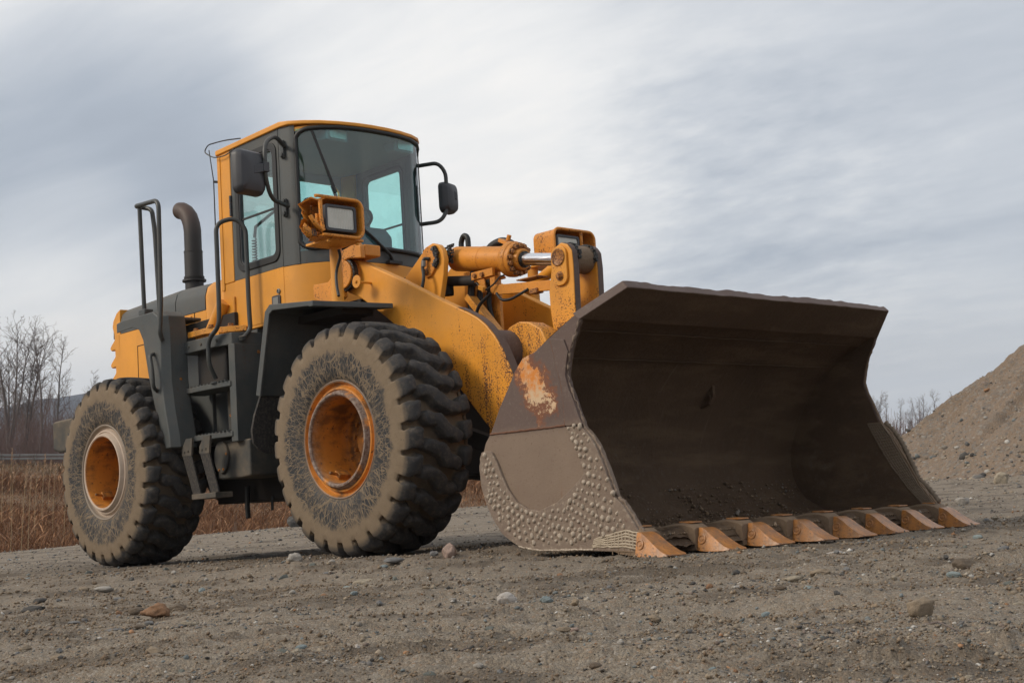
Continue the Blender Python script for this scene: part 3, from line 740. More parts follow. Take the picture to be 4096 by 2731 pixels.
# weld beads, one by one
STUDS = [(2.417,.673),(2.463,.685),(2.509,.677),(2.446,.645),(2.487,.626),(2.539,.63),(2.444,.612),(2.474,.589),(2.517,.59),(2.57,.594),(2.47,.559),(2.5,.552),(2.543,.545),(2.496,.515),(2.533,.507),(2.576,.487),(2.625,.483),(2.523,.456),(2.564,.446),(2.61,.438),(2.656,.432),(2.553,.404),(2.596,.393),(2.641,.382),(2.693,.367),(2.511,.363),(2.548,.354),(2.583,.345),(2.626,.332),(2.457,.325),(2.494,.32),(2.534,.301),(2.574,.297),(2.619,.287),(2.678,.317),(2.73,.29),(2.435,.294),(2.472,.279),(2.515,.265),(2.664,.26),(2.712,.243),(2.388,.263),(2.422,.259),(2.454,.242),(2.489,.228),(2.565,.236),(2.607,.228),(2.652,.21),(2.7,.196),(2.368,.227),(2.402,.217),(2.436,.198),(2.471,.186),(2.529,.207),(2.564,.188),(2.593,.171),(2.636,.158),(2.681,.152),(2.726,.149),(2.749,.179),(2.773,.139),(2.243,.217),(2.287,.218),(2.337,.213),(2.378,.184),(2.411,.164),(2.447,.147),(2.484,.13),(2.503,.168),(2.54,.149),(2.581,.131),(2.62,.115),(2.669,.099),(2.746,.115),(2.793,.108),(2.265,.174),(2.306,.165),(2.351,.16),(2.39,.134),(2.514,.11),(2.558,.092),(2.714,.092),(2.601,.075),(2.637,.069),(2.221,.182),(2.171,.195),(2.142,.174),(2.194,.154),(2.24,.131),(2.283,.123),(2.319,.11),(2.365,.105),(2.415,.106),(2.452,.101),(2.484,.082),(2.523,.063),(2.105,.196),(2.062,.207),(2.022,.22),(1.981,.232),(1.942,.254),(1.902,.274),(1.868,.312),(1.838,.342),(1.807,.36),(1.784,.393),(1.779,.443),(1.751,.482),(1.729,.523),(1.707,.551),(1.681,.576),(1.691,.515),(1.71,.483),(1.677,.477),(1.691,.443),(1.73,.443),(1.713,.405),(1.75,.408),(1.739,.369),(1.705,.361),(1.763,.338),(1.724,.337),(1.793,.314),(1.692,.327),(1.709,.3),(1.749,.298),(1.782,.265),(1.829,.287),(1.819,.242),(1.742,.259),(1.863,.245),(1.904,.225),(1.777,.221),(1.861,.2),(1.813,.198),(1.946,.203),(1.984,.186),(1.906,.179),(1.78,.187),(2.034,.167),(2.081,.164),(2.121,.146),(2.159,.131),(1.861,.162),(1.946,.161),(1.905,.139),(1.988,.14),(2.044,.12),(2.095,.118),(2.136,.098),(2.206,.114),(1.858,.127),(1.947,.114),(1.999,.1),(2.177,.081),(2.25,.088),(2.221,.066),(2.29,.069),(2.055,.079),(2.107,.072),(2.149,.056),(1.906,.093),(1.951,.072),(2.007,.06),(2.066,.041),(2.337,.052),(2.397,.077),(2.378,.031),(2.411,.045),(2.449,.063),(2.484,.045),(2.256,.045),(2.192,.037)]
stud_me = []
for k in range(5):
    b = MB(); rr = random.Random(k)
    prof = [(1.0, -.15), (.93, .25), (.70, .62), (.36, .86), (.0, .92)]
    b.lathe(prof, (0, 0, 0), (0, -1, 0), 9)
    b.v = [(x*(1+.18*math.sin(3*math.atan2(z, x)+k)), y*(1+.15*math.cos(2*math.atan2(z, x)+k)), z*(1.12+.1*k/4)) for x, y, z in b.v]
    o = b.build('weld_bead', m_stud, BUCK, smooth=80); stud_me.append(o.data)
    bpy.data.objects.remove(o)
for i, (x, z) in enumerate(STUDS):
    o = bpy.data.objects.new('weld_bead', stud_me[i % 5]); COL.objects.link(o); o.parent = BUCK
    s = random.uniform(.0085, .0165); o.scale = (s*random.uniform(.88, 1.1), s*random.uniform(.9, 1.2), s*random.uniform(.95, 1.25)); o.rotation_euler = (0, random.uniform(-.6, .6), 0)
    o.location = (x, -HB-.017, z)
# weld grids: near lower corner (pale), far inner band (brown)
def grid_strip(name, lower, upper, y, nrow, ncol, r, mat):
    b = MB(); lo = resample(lower, ncol+1); up = resample(upper, ncol+1)
    for i in range(ncol+1):
        P = [(lo[i, 0]*(1-t)+up[i, 0]*t+random.uniform(-.004, .004), y, lo[i, 1]*(1-t)+up[i, 1]*t) for t in np.linspace(0, 1, 6)]
        b.tube(P, [r*random.uniform(.8, 1.2) for _ in P], 5)
    for k in range(nrow+1):
        t = k/nrow
        P = [(lo[i, 0]*(1-t)+up[i, 0]*t, y, lo[i, 1]*(1-t)+up[i, 1]*t+random.uniform(-.003, .003)) for i in range(ncol+1)]
        b.tube(P, [r*random.uniform(.8, 1.25) for _ in P], 5)
    return b.build(name, mat, BUCK, smooth=80)
grid_strip('weld_grid', [(2.55, .004), (2.80, -.004), (2.91, -.020)], [(2.56, .042), (2.80, .086), (2.912, .066)], -HB-.018, 5, 13, .0058, m_weldgrid)
grid_strip('weld_grid', [(2.424, .683), (2.495, .536), (2.579, .382), (2.700, .214), (2.813, .085)], [(2.535, .675), (2.600, .575), (2.690, .400), (2.775, .235), (2.885, .090)], HB-.036, 6, 30, .0062, m_weldgridb)
b = MB(); b.prism([(2.415, .690), (2.490, .536), (2.574, .380), (2.694, .210), (2.808, .075), (2.91, .075), (2.80, .225), (2.715, .40), (2.615, .57), (2.53, .69)], 'y', HB-.030, HB-.038); b.build('wear_band', m_adapt, BUCK, bevel=.003)
# outer far edge build-up
P = [(x+.012, HB+.01, z) for x, z in resample(OUT[20:30], 44)]
b = MB(); b.tube(P, [.014+.010*(i % 2) for i in range(44)], 6); b.build('weld_seam', m_weldgridb, BUCK, smooth=80)
# spill guard: thick lip across the top, narrower at its front edge
nl = 90
yv = np.linspace(-1, 1, nl); b = MB()
def lipsec(t, wob):
    ya = t*1.500; yb = t*1.362 if t < 0 else t*1.265
    top_f = (2.775+wob*.3, yb, 1.478+wob); bot_f = (2.815+wob*.2, yb, 1.432+wob*.3)
    return [(2.49, ya, 1.325), top_f, bot_f, (2.548, ya, 1.283)]
vs = []
for i, t in enumerate(yv):
    wob = float(fbm(np.array([t*7.0+9]), np.array([1.5]), 3, 4)[0])*.018+float(fbm(np.array([t*30.0]), np.array([4.5]), 2, 4)[0])*.004
    vs += lipsec(t, wob)
fs = []
for i in range(nl-1):
    for k in range(4): fs.append((4*i+k, 4*i+(k+1) % 4, 4*i+4+(k+1) % 4, 4*i+4+k))
fs += [(0, 1, 2, 3), tuple(4*(nl-1)+k for k in (3, 2, 1, 0))]
b.add(vs, fs); b.mi = [1 if (q < 4*(nl-1) and q % 4 == 2) else 0 for q in range(len(fs))]; b.build('spill_guard', [m_bucket, m_inner], BUCK, bevel=.008, smooth=50)
# grime plate under the guard and two stiffening seams inside
if False: vs = []
for t in []: vs += [(2.545, t*1.47, 1.279), (2.805, t*(1.350 if t < 0 else 1.288), 1.429)]

for (x, z) in ((2.42, 1.243), (2.17, 1.118)):
    P = [(x+random.uniform(-.002, .002), y, z+random.uniform(-.003, .003)) for y in np.linspace(-1.46, 1.46, 70)]
    b = MB(); b.tube(P, [.0045*random.uniform(.5, 1.4) for _ in P], 5); b.build('weld_seam', m_inner, BUCK, smooth=80)
# lifting lug on the inside back
b = MB(); b.prism([(1.885, 1.00), (1.945, 1.075), (2.005, .99), (2.005, .92), (1.965, .865), (1.885, .845), (1.84, .86)], 'y', .285, .315); b.lathe([(.055, -.02), (.055, .02), (.034, .02), (.034, -.02)], (1.93, .30, .915), (0, 1, 0), 18, closed=True); b.build('lifting_lug', m_inner, BUCK, bevel=.006)
# cutting edge
b = MB(); b.prism([(2.60, -.016), (2.60, .030), (2.87, .010), (2.90, -.010), (2.87, -.035)], 'y', -1.49, 1.49); b.build('cutting_edge', m_adapt, BUCK, bevel=.004)
# teeth on adapters
def tooth_mb():
    b = MB(); h = .078
    # sections along X: (x, half width, z bottom, z top)
    # sections along X: (x, half width at the sole, half width at the top, z bottom, z top)
    secs = [(2.922, .078, .052, -.050, .064), (2.932, .083, .056, -.056, .071), (2.958, .084, .057, -.060, .066), (2.99, .085, .059, -.063, .047), (3.03, .086, .063, -.064, .016), (3.07, .086, .068, -.064, -.012), (3.11, .084, .074, -.063, -.036), (3.145, .080, .076, -.061, -.049), (3.154, .074, .070, -.060, -.053)]
    vs = []
    for (x, w, wt, z0, z1) in secs: vs += [(x, -w, z0), (x, -wt, z1), (x, wt, z1), (x, w, z0)]
    fs = []
    for i in range(len(secs)-1):
        for k in range(4): fs.append((4*i+k, 4*i+(k+1) % 4, 4*i+4+(k+1) % 4, 4*i+4+k))
    n = len(secs); fs += [(3, 2, 1, 0), tuple(4*(n-1)+k for k in range(4))]
    b.add(vs, fs)
    for s in (-1, 1):
        b.lathe([(.028, 0), (.028, .007), (.021, .008), (.020, .003), (.010, .003), (.009, .007), (.0, .007)], (2.958, s*.068, .005), (0, s, .2), 14)
    return b
def adapter_mb():
    b = MB()
    secs = [(2.42, .030, .020, .040), (2.52, .050, .010, .062), (2.64, .062, -.012, .082), (2.76, .068, -.045, .100), (2.84, .070, -.054, .103), (2.90, .070, -.056, .090), (2.930, .066, -.052, .072)]
    vs = []
    for (x, w, z0, z1) in secs: vs += [(x, -w, z0), (x, -w, z1-.012), (x, -w*.7, z1), (x, w*.7, z1), (x, w, z1-.012), (x, w, z0)]
    fs = []
    for i in range(len(secs)-1):
        for k in range(6): fs.append((6*i+k, 6*i+(k+1) % 6, 6*i+6+(k+1) % 6, 6*i+6+k))
    n = len(secs); fs += [tuple(range(5, -1, -1)), tuple(6*(n-1)+k for k in range(6))]
    b.add(vs, fs)
    for s in (-1, 1):                    # weld net on the flanks
        for k in range(4):
            z = -.030+k*.03; b.tube([(2.64+.01*k, s*.064, z+.01), (2.78, s*.069, z+.004), (2.90, s*.067, z-.006)], .005, 5)
        for k in range(5):
            x = 2.69+k*.045; b.tube([(x, s*.068, -.045), (x+.012, s*.068, .072)], .0045, 5)
    return b
t0 = tooth_mb().build('bucket_tooth', m_tooth, BUCK, bevel=.009, seg=3); a0 = adapter_mb().build('tooth_adapter', m_adapt, BUCK, bevel=.006)
a0w = M_('worn bright adapter', fn=f_tooth)
for k in range(8):
    y = -1.448+k*.4214
    for src in (t0, a0):
        o = src if k == 0 else src.copy()
        if k: COL.objects.link(o); o.parent = BUCK
        o.location = (random.uniform(-.006, .006), y, random.uniform(-.004, .004) if src is t0 else 0)
        if src is t0: o.rotation_euler = (random.uniform(-.02, .02), 0, random.uniform(-.02, .02))
    b = MB(); b.obox((2.845, y, .1035), (Vector((1, 0, -.06)), (0, 1, 0), (0, 0, 1)), (.045, .050, .004)); b.build('adapter_cap', m_tooth, BUCK, bevel=.003)

# earth heaped along the lip between the adapters, and crumbs lying in the bowl
gx, gy = np.meshgrid(np.linspace(2.10, 2.93, 60), np.linspace(-1.46, 1.46, 260), indexing='ij')
hz_ = .034+.034*np.clip(.55+fbm(gy*2.6, gx*4, 4, 31)*1.1, 0, 1)*sstep(gx, 2.15, 2.55)*sstep(-gx, -2.93, -2.78)+fbm(gy*16, gx*16, 4, 32)*.016-.055*sstep(gx, 2.84, 2.93)
k_ = np.minimum(np.abs(((gy+1.448)/.4214+.5) % 1.0-.5)*.4214, .2); hz_ += .018*np.exp(-((k_-.075)/.05)**2)*sstep(gx, 2.45, 2.65)*sstep(-gx, -2.92, -2.85)
i_ = np.arange(59)[:, None]; j_ = np.arange(259)[None, :]; a_ = i_*260+j_
rawmesh('packed_earth', np.stack([gx, gy, hz_], -1).reshape(-1, 3), np.stack([a_, a_+260, a_+261, a_+1], -1).reshape(-1, 4), m_inner, BUCK)

# ------------------------------------------------------------------ lift arms, crank, cylinder, front frame
ARM = [(-.62, 2.27), (-.12, 2.035), (.28, 1.83), (.52, 1.715), (.63, 1.665), (.73, 1.61), (.81, 1.55), (.89, 1.465), (.96, 1.365), (1.02, 1.24), (1.08, 1.10), (1.18, .93), (1.32, .72), (1.45, .57), (1.54, .48), (1.56, .39), (1.50, .31), (1.38, .30), (1.25, .36), (1.05, .55), (.75, .85), (.35, 1.28), (.0, 1.55), (-.34, 1.79), (-.60, 1.96), (-.76, 2.03), (-.80, 2.13), (-.76, 2.23), (-.70, 2.28)]
for s in (-1, 1):
    b = MB(); b.prism(ARM, 'y', s*.615, s*.535)
    arm = b.build('lift_arm', m_arm, LD, bevel=.012)
    # dark worn band on the curved front edge
    ed = resample(ARM[3:15], 40); b = MB(); vs = []
    for (x, z) in ed: vs += [(x+.003, s*.612, z+.003), (x+.003, s*.538, z+.003)]
    b.add(vs, [(2*i, 2*i+1, 2*i+3, 2*i+2) for i in range(39)]); b.build('edge_wear', m_bucket, arm, recalc=False)
    # grease plate peg on the flank
    b = MB(); b.cyl((-.46, s*.615, 2.055), (-.46, s*.735, 2.055), .010, 8); b.cyl((-.475, s*.735, 2.06), (-.475, s*.745, 2.06), .050, 24); b.hexbolt((-.475, s*.745, 2.06), (0, s, 0), .012, .012)
    b.build('stop_disc', m_yel, arm, bevel=.002)
    # pivot bearing at the rear end
    b = MB(); b.cyl((-.70, s*.50, 2.155), (-.70, s*.665, 2.155), .115, 28); b.build('pivot_boss', m_yel_cyl, arm, bevel=.008)
    b = MB(); b.lathe([(.125, 0), (.132, .02), (.128, .045), (.10, .05)], (-.70, s*.64, 2.155), (0, s, 0), 28); b.build('grease_ring', m_grease, arm)
    b = MB(); b.cyl((-.70, s*.66, 2.155), (-.70, s*.705, 2.155), .112, 28); b.build('pivot_cap', m_yel_cyl, arm, bevel=.008)
# cross tube between the arms with the crank carriers
b = MB(); b.cyl((.74, -.545, 1.36), (.74, .545, 1.36), .165, 40); ct = b.build('cross_tube', m_bucket, LD)
for s in (-1, 1):
    b = MB(); b.prism([(.74, 1.20), (.70, 1.47), (.78, 1.545), (.88, 1.57), (.98, 1.555), (1.10, 1.49), (1.16, 1.36), (1.10, 1.22)], 'y', s*.36, s*.20); b.build('crank_carrier', m_bell, ct, bevel=.012)
# bell crank: two plates, pins, caps
BC = [(1.05, 1.97), (1.065, 2.04), (1.10, 2.09), (1.155, 2.112), (1.215, 2.09), (1.255, 2.04), (1.262, 1.93), (1.258, 1.80), (1.252, 1.63), (1.27, 1.45), (1.34, 1.25), (1.42, 1.05), (1.36, .98), (1.20, 1.10), (1.06, 1.33), (1.02, 1.51), (1.005, 1.64), (1.005, 1.78), (1.03, 1.88)]
b = MB(); 
crank = None
for s in (-1, 1):
    b = MB(); b.prism(BC, 'y', s*.155, s*.095)
    o = b.build('bell_crank' if s < 0 else 'crank_plate', m_bell, LD if s < 0 else crank, bevel=.010)
    if s < 0: crank = o
    ed = resample(BC[3:11], 36); b = MB(); vs = []
    for (x, z) in ed: vs += [(x+.004, s*.152, z+.003), (x+.004, s*.098, z+.003)]
    b.add(vs, [(2*i, 2*i+1, 2*i+3, 2*i+2) for i in range(35)]); b.build('edge_wear', m_bucket, crank, recalc=False)
b = MB(); b.cyl((1.155, -.095, 2.0), (1.155, .095, 2.0), .10, 30); b.build('rod_eye', m_adapt, crank, bevel=.01)
b = MB()
for k in range(130):
    a = random.uniform(-.3, math.pi*.75); b.obox((1.155+.108*math.cos(a), random.choice((-.09, .09, -.075, .085))+random.uniform(-.01, .01), 2.0+.108*math.sin(a)), ((1, .2, 0), (0, 1, .3), (.1, 0, 1)), [random.uniform(.003, .010) for _ in range(3)])
b.build('grease_clods', m_grease, crank, smooth=80)
b = MB(); b.prism(rrect(1.065, 1.215, 1.80, 2.085, .062), 'y', -.155, -.175); b.build('pin_cover', m_bell, crank, bevel=.006)
b = MB(); b.lathe([(.058, 0), (.064, .006), (.058, .010), (.050, .006)], (1.14, -.174, 2.005), (0, -1, 0), 24); b.build('pin_ring', m_bolt, crank)
b = MB(); b.cyl((1.145, -.175, 1.868), (1.145, -.182, 1.868), .034, 18); b.hexbolt((1.145, -.182, 1.868), (0, -1, 0), .020, .020); b.build('cover_bolt', m_bolt, crank, bevel=.002)
# far lever face between the plates
b = MB(); b.box(1.02, 1.24, -.095, .095, 1.15, 1.55); b.build('crank_web', m_frame, crank)
b = MB(); b.beam((1.36, 0, 1.04), (1.72, 0, .88), .12, .12); b.build('crank_link', m_bell, LD, bevel=.01)
# tilt cylinder
A_, B_ = Vector((-.19, 0, 2.245)), Vector((1.155, 0, 2.0)); ax = (B_-A_).normalized()
def on(t): return A_+ax*t
b = MB(); b.cyl(on(.02), on(.08), .07, 24); b.lathe([(.07, .0), (.092, .02), (.098, .04), (.098, .35), (.1005, .352), (.1005, .358), (.098, .36), (.098, .56), (.1015, .562), (.1015, .66), (.098, .665)], on(.03), ax, 40)
cylo = b.build('tilt_cylinder', m_yel_cyl, LD, smooth=30)
b = MB(); b.lathe([(.098, 0), (.132, .004), (.136, .012), (.136, .055), (.132, .062), (.128, .064), (.128, .10), (.122, .106), (.085, .106), (.080, .150), (.074, .156), (.05, .156)], on(.665), ax, 40); b.build('cylinder_gland', m_yel_cyl, cylo, smooth=30)
u_ = ax.orthogonal().normalized(); w_ = ax.cross(u_)
for k in range(14):
    a = 2*math.pi*k/14; b = MB(); b.hexbolt(on(.770)+(u_*math.cos(a)+w_*math.sin(a))*.106, ax, .0165, .026); o = b.build('gland_bolt', m_bolt, cylo, bevel=.002)
b = MB(); b.lathe([(.056, 0), (.062, .004), (.062, .018), (.052, .022)], on(.815), ax, 30); b.build('rod_seal', m_grease, cylo)
b = MB(); b.cyl(on(.80), on(1.28), .047, 32); b.build('piston_rod', m_chrome, cylo)
# valve bracket, guide bar, wiring under the cylinder
b = MB(); b.box(.155, .395, -.125, -.095, 2.005, 2.065); b.box(.16, .39, -.10, .02, 1.99, 2.01); b.box(.345, .40, -.11, -.06, 1.87, 2.0)
b.add([(.20, -.115, 2.0), (.29, -.115, 2.0), (.30, -.115, 1.89), (.255, -.115, 1.895), (.24, -.115, 1.95), (.20, -.10, 2.0), (.29, -.10, 2.0), (.30, -.10, 1.89), (.255, -.10, 1.895), (.24, -.10, 1.95)], [(0, 1, 2, 3, 4), (9, 8, 7, 6, 5), (0, 1, 6, 5), (1, 2, 7, 6), (2, 3, 8, 7), (3, 4, 9, 8), (4, 0, 5, 9)])
sb = b.build('sensor_bracket', m_yel_cyl, LD, bevel=.004)
b = MB(); b.hexbolt((.20, -.126, 2.035), (0, -1, 0), .016, .018); b.hexbolt((.285, -.126, 2.03), (0, -1, 0), .016, .018); b.build('bracket_bolt', m_bolt, sb)
b = MB(); b.beam((.26, -.14, 1.935), (.335, -.16, 1.905), .03, .035); b.build('wire_plug', m_yel, sb, bevel=.004)
b = MB(); b.tube(fillet([(.20, -.12, 1.95), (.215, -.14, 1.985), (.27, -.15, 1.94)], .03), .005, 6); b.tube(fillet([(.335, -.15, 1.90), (.42, -.14, 1.93), (.47, -.12, 1.985), (.50, -.10, 1.99)], .05), .007, 6); b.build('sensor_wire', m_brasswire, sb)
b = MB(); b.beam((.39, -.10, 1.895), (1.02, -.10, 1.83), .03, .075); b.build('guide_bar', m_yel_cyl, LD, bevel=.004)
b = MB(); b.cyl((-.18, -.06, 2.06), (.33, -.06, 1.985), .040, 16); b.cyl((-.20, -.06, 2.08), (-.20, -.06, 1.95), .05, 12); b.build('cylinder_pipe', m_frame, LD)
b = MB(); b.box(.78, .86, -.13, -.06, 1.80, 1.835); b.box(.62, .84, -.10, .02, 1.925, 1.935); b.build('bar_end_bracket', m_bolt, LD, bevel=.003)
# front frame: tower plates carrying the cylinder
TOW = [(-.60, 2.08), (-.36, 2.25), (-.24, 2.335), (-.17, 2.35), (-.10, 2.325), (-.055, 2.275), (-.04, 2.20), (-.06, 2.08), (-.115, 1.90), (-.12, 1.60), (.30, 1.0), (.45, .55), (-.9, .55), (-.9, 1.75), (-.72, 1.95)]
ff = None
for s in (-1, 1):
    b = MB(); b.prism(TOW, 'y', s*.215, s*.165); o = b.build('front_frame' if ff is None else 'tower_plate', m_yel, LD if ff is None else ff, bevel=.008)
    if ff is None: ff = o
b = MB(); b.box(-.85, .35, -.52, .52, .52, 1.15); b.box(-1.0, -.62, -.60, .60, .9, 1.96); b.build('frame_box', m_frame, ff, bevel=.01)
for s in (-1, 1):
    b = MB(); b.prism([(-1.10, 2.03), (-1.10, 2.14), (-.90, 2.13), (-.84, 2.17), (-.86, 2.32), (-.62, 2.36), (-.50, 2.38), (-.46, 2.34), (-.455, 2.245), (-.62, 2.27), (-.74, 2.25), (-.70, 1.98), (-.80, 1.94), (-.95, 1.95)], 'y', s*.70, s*.655); b.box(-.74, -.46, min(s*.655, s*.50), max(s*.655, s*.50), 2.27, 2.36)
    tb = b.build('arm_bearing_bracket', m_yel_cyl, ff, bevel=.010)
# pin cover on the tower
b = MB(); b.prism([(-.20+.085*math.cos(a), 2.245+.085*math.sin(a)) for a in np.linspace(-.35, math.pi+.35, 16)]+[(-.285, 2.13), (-.25, 2.085), (-.19, 2.09), (-.14, 2.14)], 'y', -.215, -.235); b.build('pin_cover', m_yel_cyl, ff, bevel=.006)
b = MB(); b.hexbolt((-.235, -.235, 2.13), (0, -1, 0), .021, .026); b.build('cover_bolt', m_bolt, ff, bevel=.002)
b = MB()
for k in range(150):
    a = random.uniform(-.9, 1.0); rr = random.uniform(.075, .108); b.obox((-.20+rr*math.cos(a), -.225+random.uniform(-.02, .01), 2.235+rr*math.sin(a)), ((1, .2, 0), (0, 1, .3), (.1, 0, 1)), [random.uniform(.003, .010) for _ in range(3)])
for k in range(60): b.obox((-.06+random.uniform(-.03, .03), random.uniform(-.16, -.12), 2.25+random.uniform(-.07, .07)), ((1, .2, 0), (0, 1, .3), (.1, 0, 1)), [random.uniform(.004, .012) for _ in range(3)])
b.build('grease_clods', m_grease, ff, smooth=80)
b = MB(); b.tube(fillet([(-.185, -.24, 2.225), (-.225, -.265, 2.235), (-.235, -.275, 2.17), (-.19, -.30, 2.08), (-.215, -.32, 1.96)], .06), .014, 8); b.build('grease_hose', m_black, LD)
b = MB(); b.tube([(-.225, -.268, 2.215), (-.225, -.272, 2.17)], .018, 8); b.build('hose_fitting', m_rail, LD)
# hoses and pipes behind the cylinder
b = MB()
b.tube(fillet([(-.22, .15, 2.20), (-.24, .15, 2.40), (-.20, .15, 2.455), (-.155, .15, 2.43), (-.15, .15, 2.20)], .06), .022, 10); h1 = b.build('hydraulic_hose', m_black, LD)
b = MB(); b.tube(fillet([(.02, .16, 2.18), (.07, .16, 2.295), (.20, .17, 2.335), (.33, .18, 2.285), (.40, .16, 2.15)], .12), .035, 10); b.build('hydraulic_hose', m_black, LD)
b = MB(); b.obox((.30, .14, 2.30), ((1, 0, -.5), (0, 1, 0), (.5, 0, 1)), (.05, .05, .014)); b.cyl((.335, .12, 2.305), (.355, .12, 2.345), .018, 8); b.build('hose_clamp', m_yel_cyl, LD, bevel=.003)
for (xx, yy, rr) in ((-.03, .05, .026), (.02, .0, .026), (.06, .06, .024), (.10, .12, .02)):
    b = MB(); b.tube(fillet([(xx+.05, yy, 2.15), (xx, yy, 2.02), (xx-.03, yy, 1.85), (xx+.05, yy, 1.55)], .15), rr, 10); b.build('hydraulic_hose', m_black, LD)
b = MB(); b.tube(fillet([(.36, -.12, 1.875), (.22, -.13, 1.80), (.17, -.13, 1.68), (.12, -.12, 1.58)], .12), .013, 8); b.tube(fillet([(.42, -.12, 1.865), (.48, -.13, 1.80), (.58, -.13, 1.79), (.68, -.13, 1.815), (.76, -.12, 1.84)], .05), .011, 8); b.build('wiring_loom', m_black, LD)
b = MB(); b.beam((.03, -.02, 1.90), (.36, -.02, 1.54), .10, .03); b.beam((.03, -.075, 1.905), (.36, -.075, 1.545), .012, .05); b.build('guide_channel', m_yel_worn, LD, bevel=.004)
b = MB(); b.box(-.25, .15, .165, .20, 1.55, 2.16); b.build('tower_side', m_yel_cyl, ff, bevel=.006)
b = MB(); b.tube(fillet([(-.75, 1.0, 1.85), (-.38, 1.0, 2.08), (.02, .98, 2.235), (.3, .98, 2.25)], .1), .050, 12); b.build('far_brace_tube', m_yel, LD)
b = MB(); b.beam((-.05, -.50, .95), (.95, -.50, .62), .09, .12); b.build('lift_cylinder', m_frame, LD)

# ------------------------------------------------------------------ front axle, belly, rear frame
b = MB(); b.cyl((0, -.85, WZ), (0, .85, WZ), .17, 20); b.lathe([(.17, -.25), (.30, -.15), (.33, 0), (.30, .15), (.17, .25)], (0, 0, WZ), (0, 1, 0), 24); b.build('front_axle', m_frame, LD)
b = MB(); b.cyl((-3.446, -.85, WZ), (-3.446, .85, WZ), .17, 20); b.lathe([(.17, -.25), (.30, -.15), (.33, 0), (.30, .15), (.17, .25)], (-3.446, 0, WZ), (0, 1, 0), 24); b.build('rear_axle', m_frame, LD)
b = MB(); b.box(-3.0, -1.55, -.48, .48, .47, .9); b.box(-4.6, -1.6, -.45, .45, .75, 1.5); b.box(-1.6, -.8, -.25, .25, .55, .85); b.box(-1.5, -.9, -.2, .2, 1.25, 1.5)
rf = b.build('rear_frame', m_frame, LD, bevel=.01)
b = MB(); b.prism([(-2.30, .97), (-2.30, .66), (-1.95, .655), (-1.80, .665), (-1.80, .97)], 'y', -.90, -.45); b.build('tank_sump', m_greydirty, rf, bevel=.02)
b = MB(); b.prism([(-2.205+.105*math.cos(a), .845+.135*math.sin(a)) for a in np.linspace(0, 2*math.pi, 28, endpoint=False)], 'y', -.90, -.925); b.build('tank_cover', m_greydirty, rf, bevel=.006)
for a in (-1.9, -1.15, .2): MB().hexbolt((-2.205+.088*math.cos(a), -.925, .845+.112*math.sin(a)), (0, -1, 0), .009, .008).build('cover_bolt', m_bolt, rf)

b = MB(); b.tube([(-2.40, -.55, .60), (-2.38, -.57, .42), (-2.36, -.58, .33)], .022, 8); b.build('breather_hose', m_black, rf)
b = MB(); b.tube([(-2.10, -.5, .5), (-2.11, -.5, .38)], .012, 6); b.build('drain_hose', m_black, rf)
# side tank / step box between the wheels
b = MB()
b.prism([(-2.70, -.985), (-2.20, -.985), (-1.96, -.93), (-1.90, -.80), (-1.90, -.45), (-2.70, -.45)], 'z', 1.765, 1.868)
plat = b.build('platform', m_grey, LD, bevel=.008)
b = MB(); b.prism([(-1.98, -.955), (-1.885, -.955), (-1.885, -.60), (-1.98, -.60)], 'z', .955, 1.766); b.box(-2.68, -1.985, -.66, -.50, .98, 1.765); b.box(-3.60, -2.681, -.69, -.62, .98, 1.90); cw = b.build('step_column', m_grey, LD, bevel=.006)
b = MB(); b.prism([(-2.62, -.70), (-2.62, -.86), (-2.5, -.90), (-2.10, -.90), (-2.10, -.66)], 'z', 1.46, 1.766); b.build('upper_tank', m_frame, LD, bevel=.01)
b = MB(); b.box(-2.30, -1.99, -.78, -.665, 1.05, 1.45); b.build('side_tank', m_greydirty, LD, bevel=.01)
b = MB(); b.lathe([(.040, 0), (.040, .018), (.026, .022), (.024, .012), (0, .012)], (-2.10, -.78, 1.27), (0, -1, 0), 6); b.build('tank_plug', m_greydirty, LD, bevel=.003)
b = MB(); b.hexbolt((-2.24, -.78, 1.20), (0, -1, 0), .014, .014); b.build('tank_bolt', m_bolt, LD)
def step(z, name='step'):
    b = MB(); b.prism([(-2.75, -.995), (-2.28, -.995), (-1.95, -.965), (-1.95, -.72), (-2.75, -.72)], 'z', z-.045, z); 
    return b.build(name, m_grey, LD, bevel=.006)
lad = step(1.462); step(1.045)
# hanging lower step on rubber straps
b = MB()
for (xt, xb) in ((-2.72, -2.60), (-2.44, -2.33)):
    pass
def strap(x0, x1):
    b = MB(); b.add([(x0-.05, -1.10, .885), (x0+.09, -1.10, .885), (x1+.09, -1.100, .55), (x1-.03, -1.100, .55), (x0-.05, -1.085, .885), (x0+.09, -1.085, .885), (x1+.09, -1.085, .55), (x1-.03, -1.085, .55)], [(0, 1, 2, 3), (7, 6, 5, 4), (0, 1, 5, 4), (1, 2, 6, 5), (2, 3, 7, 6), (3, 0, 4, 7)]); st = b.build('step_strap', m_flap, LD, bevel=.003)
    b = MB(); b.add([(x0+.02, -1.102, 1.02), (x0+.12, -1.102, 1.02), (x0+.095, -1.102, .875), (x0-.055, -1.102, .88), (x0-.05, -1.102, .94), (x0+.02, -1.082, 1.02), (x0+.12, -1.082, 1.02), (x0+.095, -1.082, .875), (x0-.055, -1.082, .88), (x0-.05, -1.082, .94)], [(0, 1, 2, 3, 4), (9, 8, 7, 6, 5), (0, 1, 6, 5), (1, 2, 7, 6), (2, 3, 8, 7), (3, 4, 9, 8), (4, 0, 5, 9)])
    b.hexbolt((x0-.01, -1.102, .91), (0, -1, 0), .010, .008); b.hexbolt((x0+.05, -1.102, .915), (0, -1, 0), .010, .008); b.build('strap_plate', m_greydirty, st, bevel=.002)
